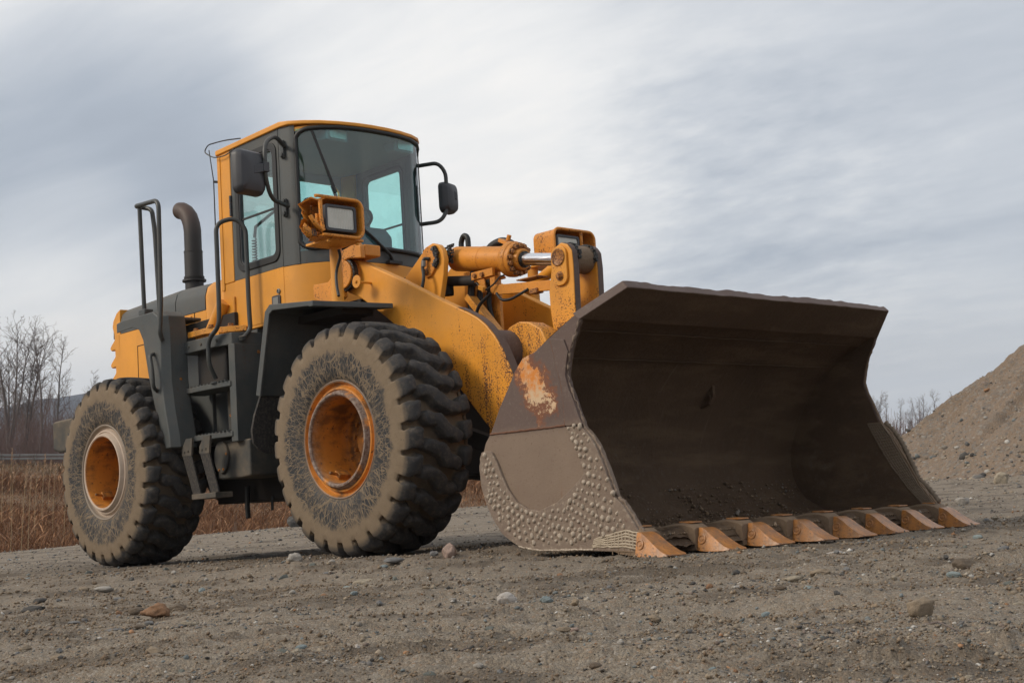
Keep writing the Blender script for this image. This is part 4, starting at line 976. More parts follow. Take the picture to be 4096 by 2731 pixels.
strap(-2.475, -2.345); strap(-2.195, -2.065)
b = MB(); b.box(-2.375, -2.0, -1.115, -.95, .505, .55); b.build('lower_step', m_greydirty, LD, bevel=.006)

# rear fender: a folded sheet that comes down as the column by the steps
FO_ = [(-3.42, 2.135), (-3.30, 2.150), (-2.78, 2.150), (-2.70, 2.10), (-2.66, 1.95), (-2.67, 1.55), (-2.62, 1.30), (-2.56, 1.05), (-2.555, .955), (-2.63, .95), (-2.70, 1.10), (-2.79, 1.32), (-2.88, 1.60), (-2.955, 1.92), (-3.02, 2.02), (-3.13, 2.055), (-3.42, 2.045)]
FO2 = [(-3.42, 2.135), (-3.30, 2.150), (-2.72, 2.150), (-2.64, 2.10), (-2.62, 1.95), (-2.62, 1.55), (-2.58, 1.30), (-2.52, 1.05), (-2.51, .955), (-2.56, .95), (-2.60, 1.10), (-2.66, 1.32), (-2.74, 1.60), (-2.84, 1.92), (-2.92, 2.06), (-3.08, 2.11), (-3.42, 2.11)]
for s in (-1, 1):
    b = MB(); b.prism(FO_, 'y', s*1.195, s*1.12, FO2); b.prism(FO2, 'y', s*1.12, s*.955); b.box(-3.42, -2.86, min(s*.957, s*.66), max(s*.957, s*.66), 2.105, 2.135)
    fd = b.build('rear_fender', m_grey, LD, bevel=.022, seg=3)
    b = MB(); b.tube(fillet([(-2.77, s*1.19, 1.78), (-2.745, s*1.25, 1.765), (-2.70, s*1.255, 1.62), (-2.70, s*1.25, 1.48), (-2.745, s*1.19, 1.455)], .05), .016, 10); b.build('grab_handle', m_bar, fd)
b = MB(); b.box(-2.70, -1.92, -.70, -.50, 1.868, 1.90); b.build('deck', m_grey, LD, bevel=.004)
b = MB(); b.box(-3.35, -2.20, -.74, -.62, 1.90, 2.085); b.build('side_box', m_frame, LD, bevel=.006)
b = MB(); b.prism([(-2.62, -.95), (-2.35, -.95), (-2.18, -.82), (-2.05, -.72), (-2.62, -.66)], 'z', 1.905, 1.955); b.box(-2.58, -2.20, -.90, -.72, 1.868, 1.905); mp = b.build('cab_mount', m_yel_worn, LD, bevel=.004)
for (x, y) in ((-2.56, -.90), (-2.32, -.90), (-2.20, -.78), (-2.50, -.72)): MB().hexbolt((x, y, 1.955), (0, 0, 1), .024, .030).build('mount_bolt', m_bolt, mp, bevel=.003)
# diagonal cab support tube
b = MB(); b.cyl((-2.58, -.76, 1.90), (-2.38, -.72, 2.20), .062, 18); b.build('cab_support', m_yel, LD)
# front fender: outer lip, top sheet and mud flap
for s in (-1, 1):
    b = MB()
    side = [(-1.07, 1.235), (-.90, 1.86), (-.835, 1.905), (-.33, 1.853), (-.325, 1.815), (-.80, 1.855), (-.845, 1.83), (-1.01, 1.225)]
    b.prism(side, 'y', s*1.305, s*1.285)
    sheet = [(-1.07, 1.235), (-.90, 1.86), (-.835, 1.905), (-.33, 1.853), (-.33, 1.838), (-.83, 1.888), (-.885, 1.85), (-1.055, 1.232)]
    b.prism(sheet, 'y', s*1.286, s*.66)
    # folded front edge, running inwards
    b.add([(-.335, s*1.305, 1.853), (-.28, s*1.305, 1.850), (-.17, s*.64, 1.850), (-.335, s*.64, 1.850),
           (-.335, s*1.305, 1.810), (-.28, s*1.305, 1.807), (-.17, s*.64, 1.812), (-.335, s*.64, 1.825)],
          [(0, 1, 2, 3), (7, 6, 5, 4), (0, 1, 5, 4), (1, 2, 6, 5), (2, 3, 7, 6), (3, 0, 4, 7)])
    fe = b.build('front_fender', m_grey, LD, bevel=.006)
    b = MB(); b.prism([(s*1.24, 1.28), (s*1.27, 1.20), (s*1.315, 1.09), (s*1.345, .97), (s*1.335, .875), (s*1.28, .815), (s*1.21, .795), (s*.80, .795), (s*.80, 1.28)], 'x', -1.10, -1.075); b.build('mud_flap', m_flap, fe, bevel=.004)
    b = MB(); b.box(-.95, -.34, min(s*1.0, s*.7), max(s*1.0, s*.7), 1.78, 1.835); b.build('fender_brace', m_frame, fe)
# counterweight box at the back
b = MB(); b.prism([(-5.02, 1.40), (-4.86, 1.405), (-4.40, 1.405), (-4.40, 1.08), (-4.90, 1.09), (-5.02, 1.12)], 'y', -1.06, 1.06); cwt = b.build('counterweight', m_greydirty, LD, bevel=.03, seg=3)
b = MB(); b.tube(fillet([(-4.72, -.85, 1.10), (-4.72, -.85, .98), (-4.60, -.85, .96), (-4.50, -.85, 1.05)], .05), .018, 8); b.build('tow_hook', m_frame, cwt)

# bolts and weld runs on the step box
for (x, z) in ((-1.93, 1.70), (-1.93, 1.40), (-1.93, 1.02)): MB().hexbolt((-1.885, -.72, z), (1, 0, 0), .012, .010).build('column_bolt', m_bolt, cw)
for x in (-2.55, -2.35, -2.1): MB().hexbolt((x, -.985, 1.815), (0, -1, 0), .011, .009).build('platform_bolt', m_greydirty, plat)
for z in (1.462, 1.045):
    for k in range(14): MB().box(-2.72+k*.055, -2.70+k*.055, -.99, -.76, z+.001, z+.009).build('step_cleat', m_grey, lad)
for z in (1.05, 1.30, 1.55): MB().hexbolt((-2.62, -1.03, z), (1, 0, 0), .010, .008).build('fender_bolt', m_bolt, lad)

# ------------------------------------------------------------------ engine hood
# cross sections of the hood shoulders: (y, z) half profile
def hood_sec(zt): return [(-.60, 1.50), (-.605, 2.20), (-.60, zt-.14), (-.575, zt-.06), (-.52, zt-.012), (-.44, zt), (.44, zt), (.52, zt-.012), (.575, zt-.06), (.60, zt-.14), (.605, 2.20), (.60, 1.50)]
def hood_part(name, x0, x1, zt0, zt1, mat, lo=0, hi=12, zcut=None, parent=LD, bev=.006):
    b = MB(); s0, s1 = hood_sec(zt0), hood_sec(zt1); n = len(s0)
    vs = [(x0, y, z) for y, z in s0]+[(x1, y, z) for y, z in s1]
    fs = [(i, i+1, n+i+1, n+i) for i in range(n-1)]+[tuple(range(n)), tuple(range(2*n-1, n-1, -1))]
    b.add(vs, fs); return b.build(name, mat, parent, smooth=42, bevel=bev)
# lower yellow body and upper grey band are separate sheets
def hood_lower(name, x0, x1, z0, z1, mat, parent=LD):
    b = MB(); b.box(x0, x1, -.60, .60, z0, z1); return b.build(name, mat, parent, bevel=.008)
hood = hood_lower('hood', -4.50, -2.875, 1.48, 2.215, m_yel)
def hood_top(name, x0, x1, zt0, zt1, mat):
    b = MB()
    def sec(zt): return [(-.603, 2.213), (-.602, zt-.14), (-.578, zt-.06), (-.52, zt-.012), (-.44, zt), (.44, zt), (.52, zt-.012), (.578, zt-.06), (.602, zt-.14), (.603, 2.213)]
    s0, s1 = sec(zt0), sec(zt1); n = len(s0)
    b.add([(x0, y, z) for y, z in s0]+[(x1, y, z) for y, z in s1], [(i, (i+1) % n, n+(i+1) % n, n+i) for i in range(n)]+[tuple(range(n-1, -1, -1)), tuple(range(n, 2*n))])
    return b.build(name, mat, hood, smooth=42, bevel=.005)
hood_top('hood_top', -4.45, -3.405, 2.465, 2.495, m_grey); hood_top('hood_top', -3.395, -2.885, 2.495, 2.475, m_grey)
b = MB()
def ysec(zt): return [(-.605, 1.48), (-.605, zt-.14), (-.580, zt-.06), (-.52, zt-.012), (-.44, zt), (.44, zt), (.52, zt-.012), (.580, zt-.06), (.605, zt-.14), (.605, 1.48)]
s0, s1 = ysec(2.478), ysec(2.485); n = len(s0)
b.add([(-2.868, y, z) for y, z in s0]+[(-2.40, y, z) for y, z in s1], [(i, (i+1) % n, n+(i+1) % n, n+i) for i in range(n)]+[tuple(range(n-1, -1, -1)), tuple(range(n, 2*n))])
b.build('hood_cowl', m_yel, LD, smooth=42, bevel=.006)
# rear grille surround with three louvre lips curving out
b = MB(); b.prism([(-4.455, 2.46), (-4.53, 2.43), (-4.60, 2.36), (-4.62, 2.30), (-4.585, 2.22), (-4.56, 1.48), (-4.505, 1.48), (-4.47, 2.21)], 'y', -.60, .60); rg = b.build('grille_surround', m_yel, hood, bevel=.008)
for z in (2.135, 1.965, 1.80):
    b = MB(); b.prism([(-4.545, z+.11), (-4.590, z+.035), (-4.665, z-.015), (-4.685, z-.04), (-4.66, z-.068), (-4.545, z-.06)], 'y', -.598, .598); b.build('grille_louvre', m_yel, rg, bevel=.010)
b = MB(); b.prism([(-4.60, 2.30), (-4.605, 2.18), (-4.56, 2.17), (-4.56, 2.30)], 'y', -.596, .596); b.build('tail_panel', m_grey, rg)
# side door outline, latch pocket, vents
b = MB()
for (x0, z0, x1, z1) in ((-4.13, 1.5, -4.125, 2.05),): b.box(x0, x1, -.604, -.598, z0, z1)
b.box(-4.13, -3.2, -.604, -.598, 2.047, 2.053); b.box(-3.075, -3.07, -.605, -.598, 2.05, 2.215); b.build('panel_gap', m_frame, hood)
b = MB(); b.box(-3.30, -3.12, -.612, -.600, 2.09, 2.19); b.box(-3.145, -3.12, -.613, -.605, 2.09, 2.195); b.build('hood_latch', m_yel, hood, bevel=.004)
for k in range(9):
    b = MB(); b.box(-3.78, -3.62, -.618, -.600, 1.53+k*.034, 1.545+k*.034); b.build('vent_slat', m_frame, hood, bevel=.003)
# exhaust
b = MB(); b.cyl((-3.80, -.15, 2.45), (-3.80, -.15, 2.96), .089, 28); b.cyl((-3.80, -.15, 2.945), (-3.80, -.15, 2.955), .092, 28)
path = [(-3.80, -.15, 2.95), (-3.80, -.15, 3.06), (-3.80, -.15, 3.16), (-3.815, -.15, 3.23), (-3.85, -.15, 3.305), (-3.905, -.15, 3.36), (-3.97, -.15, 3.395), (-4.02, -.15, 3.405)]
b.tube(path, .084, 28, cap=False); b.tube([path[-1], path[-2]], [.079, .078], 28, cap=False)
ex = b.build('exhaust_stack', m_exh, LD, smooth=50)
b = MB(); b.lathe([(.089, 0), (.115, 0), (.115, .018), (.092, .02), (.098, .03), (.098, .05), (.089, .052)], (-3.80, -.15, 2.655), (0, 0, 1), 28); b.build('exhaust_clamp', m_exh, ex)
b = MB(); b.cyl((-4.02, -.15, 3.403), (-4.00, -.15, 3.400), .078, 24); b.build('exhaust_bore', m_black, ex)

# ------------------------------------------------------------------ cab
HW = .70
FR = [(-1.455, .70), (-1.36, .672), (-1.25, .605), (-1.15, .51), (-1.075, .38), (-1.035, .22), (-1.022, .08)]
FRONT = [(x, -y) for x, y in FR]+[(x, y) for x, y in reversed(FR)]
def curve_at(n):
    return resample(FRONT, n)
PLAN = [(-2.455, .66), (-2.455, -.66), (-2.42, -.70)]+FRONT+[(-2.42, .70)]
def scale_plan(P, d):
    c = np.array([-1.75, 0]); out = []
    for x, y in P:
        v = np.array([x, y])-c; l = np.linalg.norm(v); v = v*(1+d/l); out.append(tuple(v+c))
    return out
b = MB(); b.prism(PLAN, 'z', 1.91, 2.355); cab = b.build('cab', m_yel, LD, bevel=.006)
b = MB(); b.prism(scale_plan(PLAN, -.02), 'z', 2.350, 2.37); b.build('cab_floor', m_head, cab)
# grey collar round the front under the glass
fc = curve_at(40); b = MB(); inn = scale_plan([tuple(q) for q in fc], -.05)
def strip_wall(mb, P, z0, z1, th=.03):
    I = scale_plan([tuple(q) for q in P], -th); n = len(P); vs = []
    for (x, y), (xi, yi) in zip(P, I): vs += [(x, y, z0), (x, y, z1), (xi, yi, z0), (xi, yi, z1)]
    fs = []
    for i in range(n-1):
        a = 4*i; c = a+4; fs += [(a, c, c+1, a+1), (a+2, a+3, c+3, c+2), (a+1, c+1, c+3, a+3), (a, a+2, c+2, c)]
    fs += [(0, 1, 3, 2), (4*n-4, 4*n-2, 4*n-1, 4*n-3)]
    mb.add(vs, fs); return mb
sw = MB(); strip_wall(sw, fc, 2.357, 2.475, .035); sw.build('front_collar', m_grey, cab, smooth=50)
sw = MB(); strip_wall(sw, fc, 3.475, 3.508, .035); sw.build('header_rail', m_yel, cab, smooth=50)
# A pillars
for s in (-1, 1):
    P = [(x, s*abs(y)) for x, y in resample([(-1.485, .700), (-1.455, .70), (-1.36, .672), (-1.325, .652)], 10)]
    P = scale_plan(P, .005); sw = MB(); strip_wall(sw, P, 2.357, 3.530, .05); sw.build('front_pillar', m_grey, cab, smooth=50)
# door frames and side windows
for s in (-1, 1):
    o1 = rrect(-2.222, -1.492, 2.36, 3.526, .004); i1 = rrect(-2.150, -1.530, 2.425, 3.425, .085)
    b = MB(); b.ring(o1, i1, 'y', s*.704, s*.665); dr = b.build('cab_door', m_grey, cab, smooth=30)
    b = MB(); b.box(-2.225, -1.492, min(s*.69, s*.704), max(s*.69, s*.704), 1.935, 2.3585); b.build('door_panel', m_yel, cab, bevel=.004)
    b = MB(); b.ring(rrect(-2.160, -1.520, 2.415, 3.435, .095), rrect(-2.105, -1.575, 2.47, 3.38, .06), 'y', s*.716, s*.672); b.build('window_seal', m_black, cab, bevel=.006)
    b = MB(); b.ring(rrect(-2.125, -1.555, 2.45, 3.40, .07), rrect(-2.095, -1.588, 2.48, 3.37, .05), 'y', s*.708, s*.668); b.build('window_frame', m_plastic, cab, bevel=.004)
    b = MB(); b.prism(rrect(-2.12, -1.56, 2.46, 3.39, .05), 'y', s*.690, s*.684); b.build('side_window', m_glass2, cab)
    b = MB(); b.box(-2.10, -1.58, min(s*.682, s*.694), max(s*.682, s*.694), 2.865, 2.882); b.build('window_slide_rail', m_black, cab)
    # rear corner pillar
    b = MB(); b.prism([(-2.455, s*.655), (-2.42, s*.702), (-2.235, s*.704), (-2.235, s*.655), (-2.40, s*.62)], 'z', 2.356, 3.535); b.build('rear_pillar', m_yel, cab, bevel=.008)
    b = MB(); b.box(-2.43, -2.385, min(s*.704, s*.709), max(s*.704, s*.709), 2.3, 3.5); b.build('pillar_rib', m_yel, cab, bevel=.003)
    # hinges
    for z in (2.13, 3.02):
        b = MB()
        for k in range(3): b.cyl((-2.231, s*.712, z+k*.062-.09), (-2.231, s*.712, z+k*.062-.032), .0125, 10)
        b.build('door_hinge', m_yel if z < 2.5 else m_plastic, cab, bevel=.002)
# door latch and lock
b = MB(); b.lathe([(.021, 0), (.021, .012), (.013, .016), (.012, .008), (0, .008)], (-1.568, -.704, 2.165), (0, -1, 0), 16); b.build('door_lock', m_rail, cab)
b = MB(); b.prism(rrect(-1.665, -1.545, 2.00, 2.135, .018), 'y', -.704, -.716); b.build('door_handle', m_plastic, cab, bevel=.003)
b = MB(); b.prism(rrect(-1.645, -1.568, 2.0, 2.12, .01), 'y', -.717, -.719); b.build('handle_recess', m_rail, cab)
# rear wall with window
b = MB(); b.ring(rrect(-.66, .66, 2.36, 3.53, .01), rrect(-.62, .62, 2.45, 3.40, .08), 'x', -2.455, -2.415); b.build('rear_wall', m_yel, cab)
b = MB(); b.ring(rrect(-.655, .655, 2.36, 3.53, .01), rrect(-.61, .61, 2.46, 3.39, .08), 'x', -2.412, -2.398); b.build('rear_lining', m_head, cab)
b = MB(); b.prism(rrect(-.63, .63, 2.44, 3.41, .08), 'x', -2.44, -2.434); b.build('rear_window', m_glass2, cab)
# roof with overhang
b = MB(); RP = scale_plan(PLAN, .026); RI = scale_plan(PLAN, -.16); n = len(RP)
def rz(x): return 3.575-.045*max(0.0, min(1.0, (x+1.46)/.42))-.015*max(0.0, (-1.46-x))
vs = [(x, y, rz(x)-(.048 if x < -1.44 else .032)) for x, y in RP]+[(x, y, rz(x)) for x, y in RP]+[(x, y, rz(x)+.012) for x, y in RI]
fs = [tuple(range(n)), tuple(range(2*n, 3*n))]
for i in range(n): j = (i+1) % n; fs += [(i, j, n+j, n+i), (n+i, n+j, 2*n+j, 2*n+i)]
b.add(vs, fs); rfo = b.build('cab_roof', m_yel, cab, bevel=.010)
b = MB(); b.prism(scale_plan(PLAN, -.045), 'z', 3.470, 3.500); b.build('headliner', m_head, cab)
for y in (-.36, .36):
    b = MB(); b.prism([(-1.30, 3.50), (-1.12, 3.50), (-1.13, 3.385), (-1.26, 3.40)], 'y', y-.11, y+.11); wl = b.build('roof_lamp', m_head, cab, bevel=.012)
    b = MB(); b.prism(rrect(y-.085, y+.085, 3.40, 3.49, .02), 'x', -1.121, -1.110); b.build('lamp_lens', m_lens, wl)
# windscreen
wc = curve_at(64); wcx = [q for q in wc if abs(q[1]) < .655]
b = MB(); vs = []
for (x, y) in wcx: vs += [(x+.004, y, 2.46), (x+.004, y, 3.49)]
b.add(vs, [(2*i, 2*i+2, 2*i+3, 2*i+1) for i in range(len(wcx)-1)]); b.build('windscreen', m_glass, cab, smooth=60)
lo, hi = np.array(wcx[0]), np.array(wcx[-1])
base = [np.array(q) for q in wcx]
loop = []
zb, zt, rc = 2.475, 3.482, .075
def zoff(y):      # rounded corners near the pillars
    e = .650-abs(y); return rc-math.sqrt(max(0, rc*rc-max(0, rc-e)**2)) if e < rc else 0.0
loop += [(x+.008, y, zb+zoff(y)) for x, y in base]
x, y = base[-1]; loop += [(x+.008, y, z) for z in np.linspace(zb+zoff(y)+.03, zt-zoff(y)-.03, 8)]
loop += [(x+.008, y, zt-zoff(y)) for x, y in reversed(base)]
x, y = base[0]; loop += [(x+.008, y, z) for z in np.linspace(zt-zoff(y)-.03, zb+zoff(y)+.03, 8)]
b = MB(); b.tube(loop, .020, 8, closed=True); b.build('windscreen_seal', m_black, cab, smooth=80)
# wipers
b = MB(); b.tube([(-1.02, .08, 2.37), (-.985, .02, 2.43), (-1.00, -.16, 2.58), (-1.04, -.30, 2.70)], [.016, .014, .010, .007], 8); b.tube([(-1.0, .045, 2.41), (-1.0, -.12, 2.53), (-1.035, -.30, 2.68)], .006, 6); b.obox((-1.00, .07, 2.365), ((1, 0, 0), (0, 1, 0), (0, 0, 1)), (.03, .07, .012)); b.build('wiper', m_black, cab)
b = MB(); b.beam((-1.20, -.565, 3.46), (-1.09, -.43, 2.93), .03, .022); b.beam((-1.115, -.44, 2.98), (-1.085, -.36, 2.72), .012, .018); b.tube([(-1.13, -.445, 2.99), (-1.075, -.33, 2.60), (-1.06, -.30, 2.44)], .008, 6); b.build('wiper', m_black, cab)
b = MB(); b.tube(fillet([(-1.00, .12, 2.16), (-.985, .10, 2.20), (-.985, .16, 2.235), (-.985, .21, 2.235)], .03), .008, 6); b.build('washer_hose', m_black, cab)
# inside: seat, console, steering column, mirror
b = MB(); b.box(-2.20, -1.74, -.22, .26, 2.50, 2.60); st_ = b.build('seat', m_seat, cab, bevel=.05, seg=3)
b = MB(); b.prism([(-2.22, 2.56), (-2.10, 2.56), (-2.17, 2.98), (-2.27, 2.97)], 'y', -.20, .24); b.build('seat_back', m_seat, st_, bevel=.05, seg=3)
b = MB(); b.prism([(-2.26, 2.99), (-2.18, 2.99), (-2.19, 3.12), (-2.26, 3.12)], 'y', -.10, .14); b.build('head_rest', m_seat, st_, bevel=.03, seg=3)
b = MB(); b.box(-2.14, -1.82, -.18, .22, 2.36, 2.50); b.build('seat_base', m_plastic, st_, bevel=.02)
b = MB(); b.prism([(-1.42, 2.36), (-1.16, 2.36), (-1.15, 2.62), (-1.24, 2.72), (-1.36, 2.66)], 'y', -.20, .20); b.build('dashboard', m_plastic, cab, bevel=.03)
b = MB(); b.tube([(-1.46+.14*math.cos(a), .19*math.sin(a), 2.80+.09*math.cos(a)) for a in np.linspace(0, 2*math.pi, 28, endpoint=False)], .016, 8, closed=True); b.cyl((-1.25, 0, 2.55), (-1.46, 0, 2.80), .03, 10); b.build('steering_wheel', m_black, cab)
b = MB(); b.box(-1.95, -1.45, .40, .62, 2.36, 2.46); b.build('side_console', m_plastic, cab, bevel=.03)
b = MB(); b.tube([(-2.05, -.60, 2.72), (-2.0, -.62, 2.80), (-1.72, -.64, 2.86), (-1.56, -.62, 2.90)], .014, 8); b.tube([(-2.03+.02*math.cos(i*.9), -.62+.02*math.sin(i*.9), 2.70-.0035*i) for i in range(60)], .006, 5); b.build('radio_cord', m_black, cab)
b = MB(); b.tube([(-1.62, .655, 2.62), (-2.1, .655, 2.80)], .02, 8); b.tube([(-1.6, .655, 2.50), (-2.1, .655, 2.66)], .016, 8); b.build('grab_bar', m_bar, cab)
b = MB(); b.prism(rrect(-.60, -.40, 2.62, 2.92, .05), 'x', -1.30, -1.33); b.build('monitor', m_plastic, cab, bevel=.01)
# antenna with its loose cable
b = MB(); b.cyl((-2.47, -.715, 2.80), (-2.475, -.72, 2.86), .018, 8, .013); b.tube([(-2.475, -.72, 2.86), (-2.475, -.72, 3.30), (-2.50, -.74, 3.58)], [.006, .005, .004], 6); b.cyl((-2.43, -.70, 3.28), (-2.475, -.72, 3.29), .011, 6); an = b.build('antenna', m_brasswire, cab)
b = MB(); b.tube(fillet([(-2.02, -.722, 3.572), (-2.25, -.735, 3.610), (-2.50, -.75, 3.625), (-2.55, -.76, 3.57), (-2.42, -.745, 3.485), (-2.26, -.73, 3.475), (-2.17, -.715, 3.50), (-2.12, -.700, 3.53)], .12, 8), .0055, 6); b.build('antenna_cable', m_brasswire, an)

# ------------------------------------------------------------------ mirrors
def mirror_part(s):
    b = MB()
    if s < 0: path = [(-1.40, -.705, 3.355), (-1.30, -.86, 3.40), (-1.17, -1.055, 3.285), (-1.16, -1.07, 3.00), (-1.22, -.98, 2.84), (-1.37, -.715, 2.84)]
    else: path = [(-1.40, .705, 3.365), (-1.20, .80, 3.365), (-1.17, .86, 3.28), (-1.18, .87, 2.95), (-1.20, .80, 2.83), (-1.37, .715, 2.83)]
    b.tube(fillet(path, .10, 6), .018, 10); br_ = b.build('mirror_bracket', m_bar, LD)
    b = MB()
    for z in (3.345, 2.85): b.box(-1.445, -1.405, min(s*.698, s*.716), max(s*.698, s*.716), z-.085, z+.065)
    for z in (3.345, 2.85):
        for dz in (-.06, .045): b.cyl((-1.425, s*.716, z+dz), (-1.425, s*.732, z+dz), .020, 12)
    b.build('bracket_plate', m_bar, br_, bevel=.004)
    b = MB()
    if s < 0: c, ax1, hw, hh = Vector((-1.22, -1.185, 3.03)), Vector((.22, -1, -.02)), .150, .180
    else: c, ax1, hw, hh = Vector((-1.225, .915, 3.06)), Vector((-.35, 1, 0)), .105, .140
    ax1.normalize(); up = Vector((0, 0, 1)); nrm = ax1.cross(up).normalized()
    if nrm.x < 0: nrm = -nrm
    # dished shell: front rounded, tapering from the rim
    R0 = rrect(-hw, hw, -hh, hh, .055, 6); vs = []; secs = [(-.035, 1.0), (.0, 1.0), (.018, .985), (.055, .86), (.072, .60), (.078, .25)]
    for (dn, k) in secs:
        for (p, q) in R0: vs.append(c+ax1*p*k+up*q*k+nrm*dn)
    n = len(R0); fs = []
    for i in range(len(secs)-1):
        for j in range(n): fs.append((i*n+j, i*n+(j+1) % n, (i+1)*n+(j+1) % n, (i+1)*n+j))
    fs += [tuple(range(n-1, -1, -1)), tuple((len(secs)-1)*n+j for j in range(n))]
    b.add(vs, fs)
    bp = Vector((-1.16, -1.07, 3.06)) if s < 0 else Vector((-1.178, .868, 3.10))
    b.obox((c+nrm*.06+bp)/2+up*.015, ((bp-(c+nrm*.06)), up, nrm), ((bp-(c+nrm*.06)).length/2+.02, .034, .024))
    b.obox(bp+up*.015, ((1, 0, 0), (0, 1, 0), up), (.028, .028, .040))
    b.build('mirror_head', m_plastic, br_, bevel=.004, smooth=50)
    b = MB(); b.add([c+ax1*p*.93+up*q*.93-nrm*.037 for (p, q) in R0], [tuple(range(n))]); b.build('mirror_glass', m_chrome, br_)
mirror_part(-1); mirror_part(1)

# ------------------------------------------------------------------ headlamps on posts
def lamp(s):
    y0, y1 = (-1.465, -1.005) if s < 0 else (1.005, 1.50)
    x0, x1 = (-.27, -.02)
    b = MB(); b.cyl((-.33, s*1.035, 1.84), (-.33, s*1.035, 2.285), .046, 24); post = b.build('headlight', m_yel, LD)
    b = MB()
    O = rrect(y0, y1, 2.285, 2.565, .065, 6); I = rrect(y0+.012, y1-.012, 2.297, 2.553, .055, 6)
    if s < 0:
        # the outer half is torn open: keep only the ring from the top middle round the inner side to the bottom middle, with ragged ends
        def keep(p): return p[0] > -1.46
        n = len(O); ring = [i for i in range(n)]
        # walk: O starts at the inner upper corner (x1,z1), goes to (x0,z1), (x0,z0), (x1,z0)
        seq_o, seq_i = [], []
        dense_o, dense_i = resample(O+[O[0]], 160), resample(I+[I[0]], 160)
        idx = list(range(160))
        # torn edge on the outer end: cut depth varies with height
        vs, fs = [], []; cols = []
        for k in idx[:-1]:
            py, pz = dense_o[k]; qy, qz = dense_i[k]
            outer = py < -1.44
            jagg = .0
            cols.append((py, pz, qy, qz, outer))
        depth_n = 7; m = len(cols)
        for k, (py, pz, qy, qz, outer) in enumerate(cols):
            t = (pz-2.285)/.28
            cut = x1
            if py < -1.33:
                rag = .5+.55*math.sin(t*8.5+.4)+.30*math.sin(t*21+2)+.12*math.sin(t*53)
                cut = x1-.06-.045*rag-.09*max(0, (-1.40-py)/.12)
            for j in range(depth_n+1):
                xx = x0+(cut-x0)*j/depth_n
                wob = 0.0 if py > -1.33 else .008*math.sin(j*2.1+k*.5)-.16*(1-j/depth_n)*min(1, max(0, (-1.33-py)/.12))
                vs.append((xx, py-wob, pz+(wob if wob > 0 else 0))); 
            for j in range(depth_n+1):
                xx = x0+(cut-x0)*j/depth_n
                wob = 0.0 if py > -1.33 else .008*math.sin(j*2.1+k*.5)-.16*(1-j/depth_n)*min(1, max(0, (-1.33-py)/.12))
                vs.append((xx, qy-wob, qz+(wob if wob > 0 else 0)))
        st = 2*(depth_n+1)
        for k in range(m):
            k2 = (k+1) % m
            for j in range(depth_n):
                a_, c_ = k*st+j, k2*st+j; fs.append((a_, a_+1, c_+1, c_))
                a_, c_ = k*st+depth_n+1+j, k2*st+depth_n+1+j; fs.append((a_, c_, c_+1, a_+1))
            fs.append((k*st+depth_n, k*st+2*depth_n+1, k2*st+2*depth_n+1, k2*st+depth_n))
        b.add(vs, fs); b.prism(rrect(y0+.155, y1-.004, 2.289, 2.561, .06, 6), 'x', x0-.004, x0+.008)
        hs = b.build('lamp_housing', m_lampyel, post, smooth=45)
        rim = resample([(y, z) for y, z in O if y > -1.40 or z > 2.5][:], 2)
        P = [q for q in dense_o if q[0] > -1.40]
        # rolled front bead, open towards the torn side: from the lower middle round the inner end to the upper middle
        lowr = [q for q in dense_o if q[1] < 2.425 and q[0] > -1.37]; upr = [q for q in dense_o if q[1] >= 2.425 and q[0] > -1.43]
        lowr.sort(key=lambda q: (q[0], -q[1])); 
        loopc = sorted([q for q in dense_o if q[0] > -1.43 and not (q[1] < 2.4 and q[0] < -1.37)], key=lambda q: math.atan2(q[1]-2.425, (q[0]+1.20)))
        # start at the lower torn end
        loopc = [q for q in loopc]
        b = MB(); b.tube([(x1-.004, q[0], q[1]) for q in loopc], .013, 8); b.build('housing_bead', m_lampyel, post, smooth=80)
        b = MB(); b.tube([(x1-.012, -1.375, 2.545), (x1-.016, -1.372, 2.42), (x1-.012, -1.360, 2.315)], [.016, .014, .017], 8); b.prism([(-1.40, 2.44), (-1.375, 2.44), (-1.36, 2.34), (-1.395, 2.35)], 'x', x1-.05, x1-.03); b.build('lamp_divider', m_lampyel, post, smooth=60)
        b = MB(); b.tube(fillet([(x1-.01, -1.47, 2.415), (x1-.005, -1.455, 2.385), (x1, -1.42, 2.345), (x1-.012, -1.365, 2.315)], .04), [.020]*2+[.018]*10+[.014]*2 if False else .016, 8); b.build('bent_bead', m_lampyel, post, smooth=80)
        b = MB(); b.add([(x1-.03, -1.375, 2.300), (x1-.05, -1.375, 2.285), (x1-.05, -1.46, 2.335), (x1-.02, -1.51, 2.355), (x1-.03, -1.52, 2.33), (x1-.06, -1.47, 2.262), (x1-.06, -1.38, 2.262)], [(0, 1, 2, 3, 4, 5, 6)]); 
        o = b.build('bent_sheet', m_lampyel, post, recalc=False); o.modifiers.new('s', 'SOLIDIFY').thickness = .008
        b = MB()
        for k in range(3): b.tube([(x1-.02, -1.43-.012*k, 2.32), (x1+.005, -1.435-.014*k, 2.285-.008*k), (x1+.012, -1.445-.012*k, 2.262)], .004, 5)
        b.build('loose_wire', m_black, post)
        ly0, ly1 = -1.335, -1.055
    else:
        sO = rrect(y0, y1, 2.285, 2.565, .065, 6)
        b.ring(sO, I, 'x', x0, x1); b.prism(rrect(y0+.004, y1-.004, 2.289, 2.561, .06, 6), 'x', x0-.004, x0+.008)
        hs = b.build('lamp_housing', m_lampyel, post, bevel=.004)
        b = MB(); b.tube([(x1-.004, q[0], q[1]) for q in resample(O+[O[0]], 80)[:-1]], .013, 8, closed=True); b.build('housing_bead', m_lampyel, post, smooth=80)
        b = MB(); b.tube([(x1-.012, 1.345, 2.555), (x1-.012, 1.345, 2.30)], .014, 8); b.build('lamp_divider', m_lampyel, post)
        ly0, ly1 = 1.045, 1.325
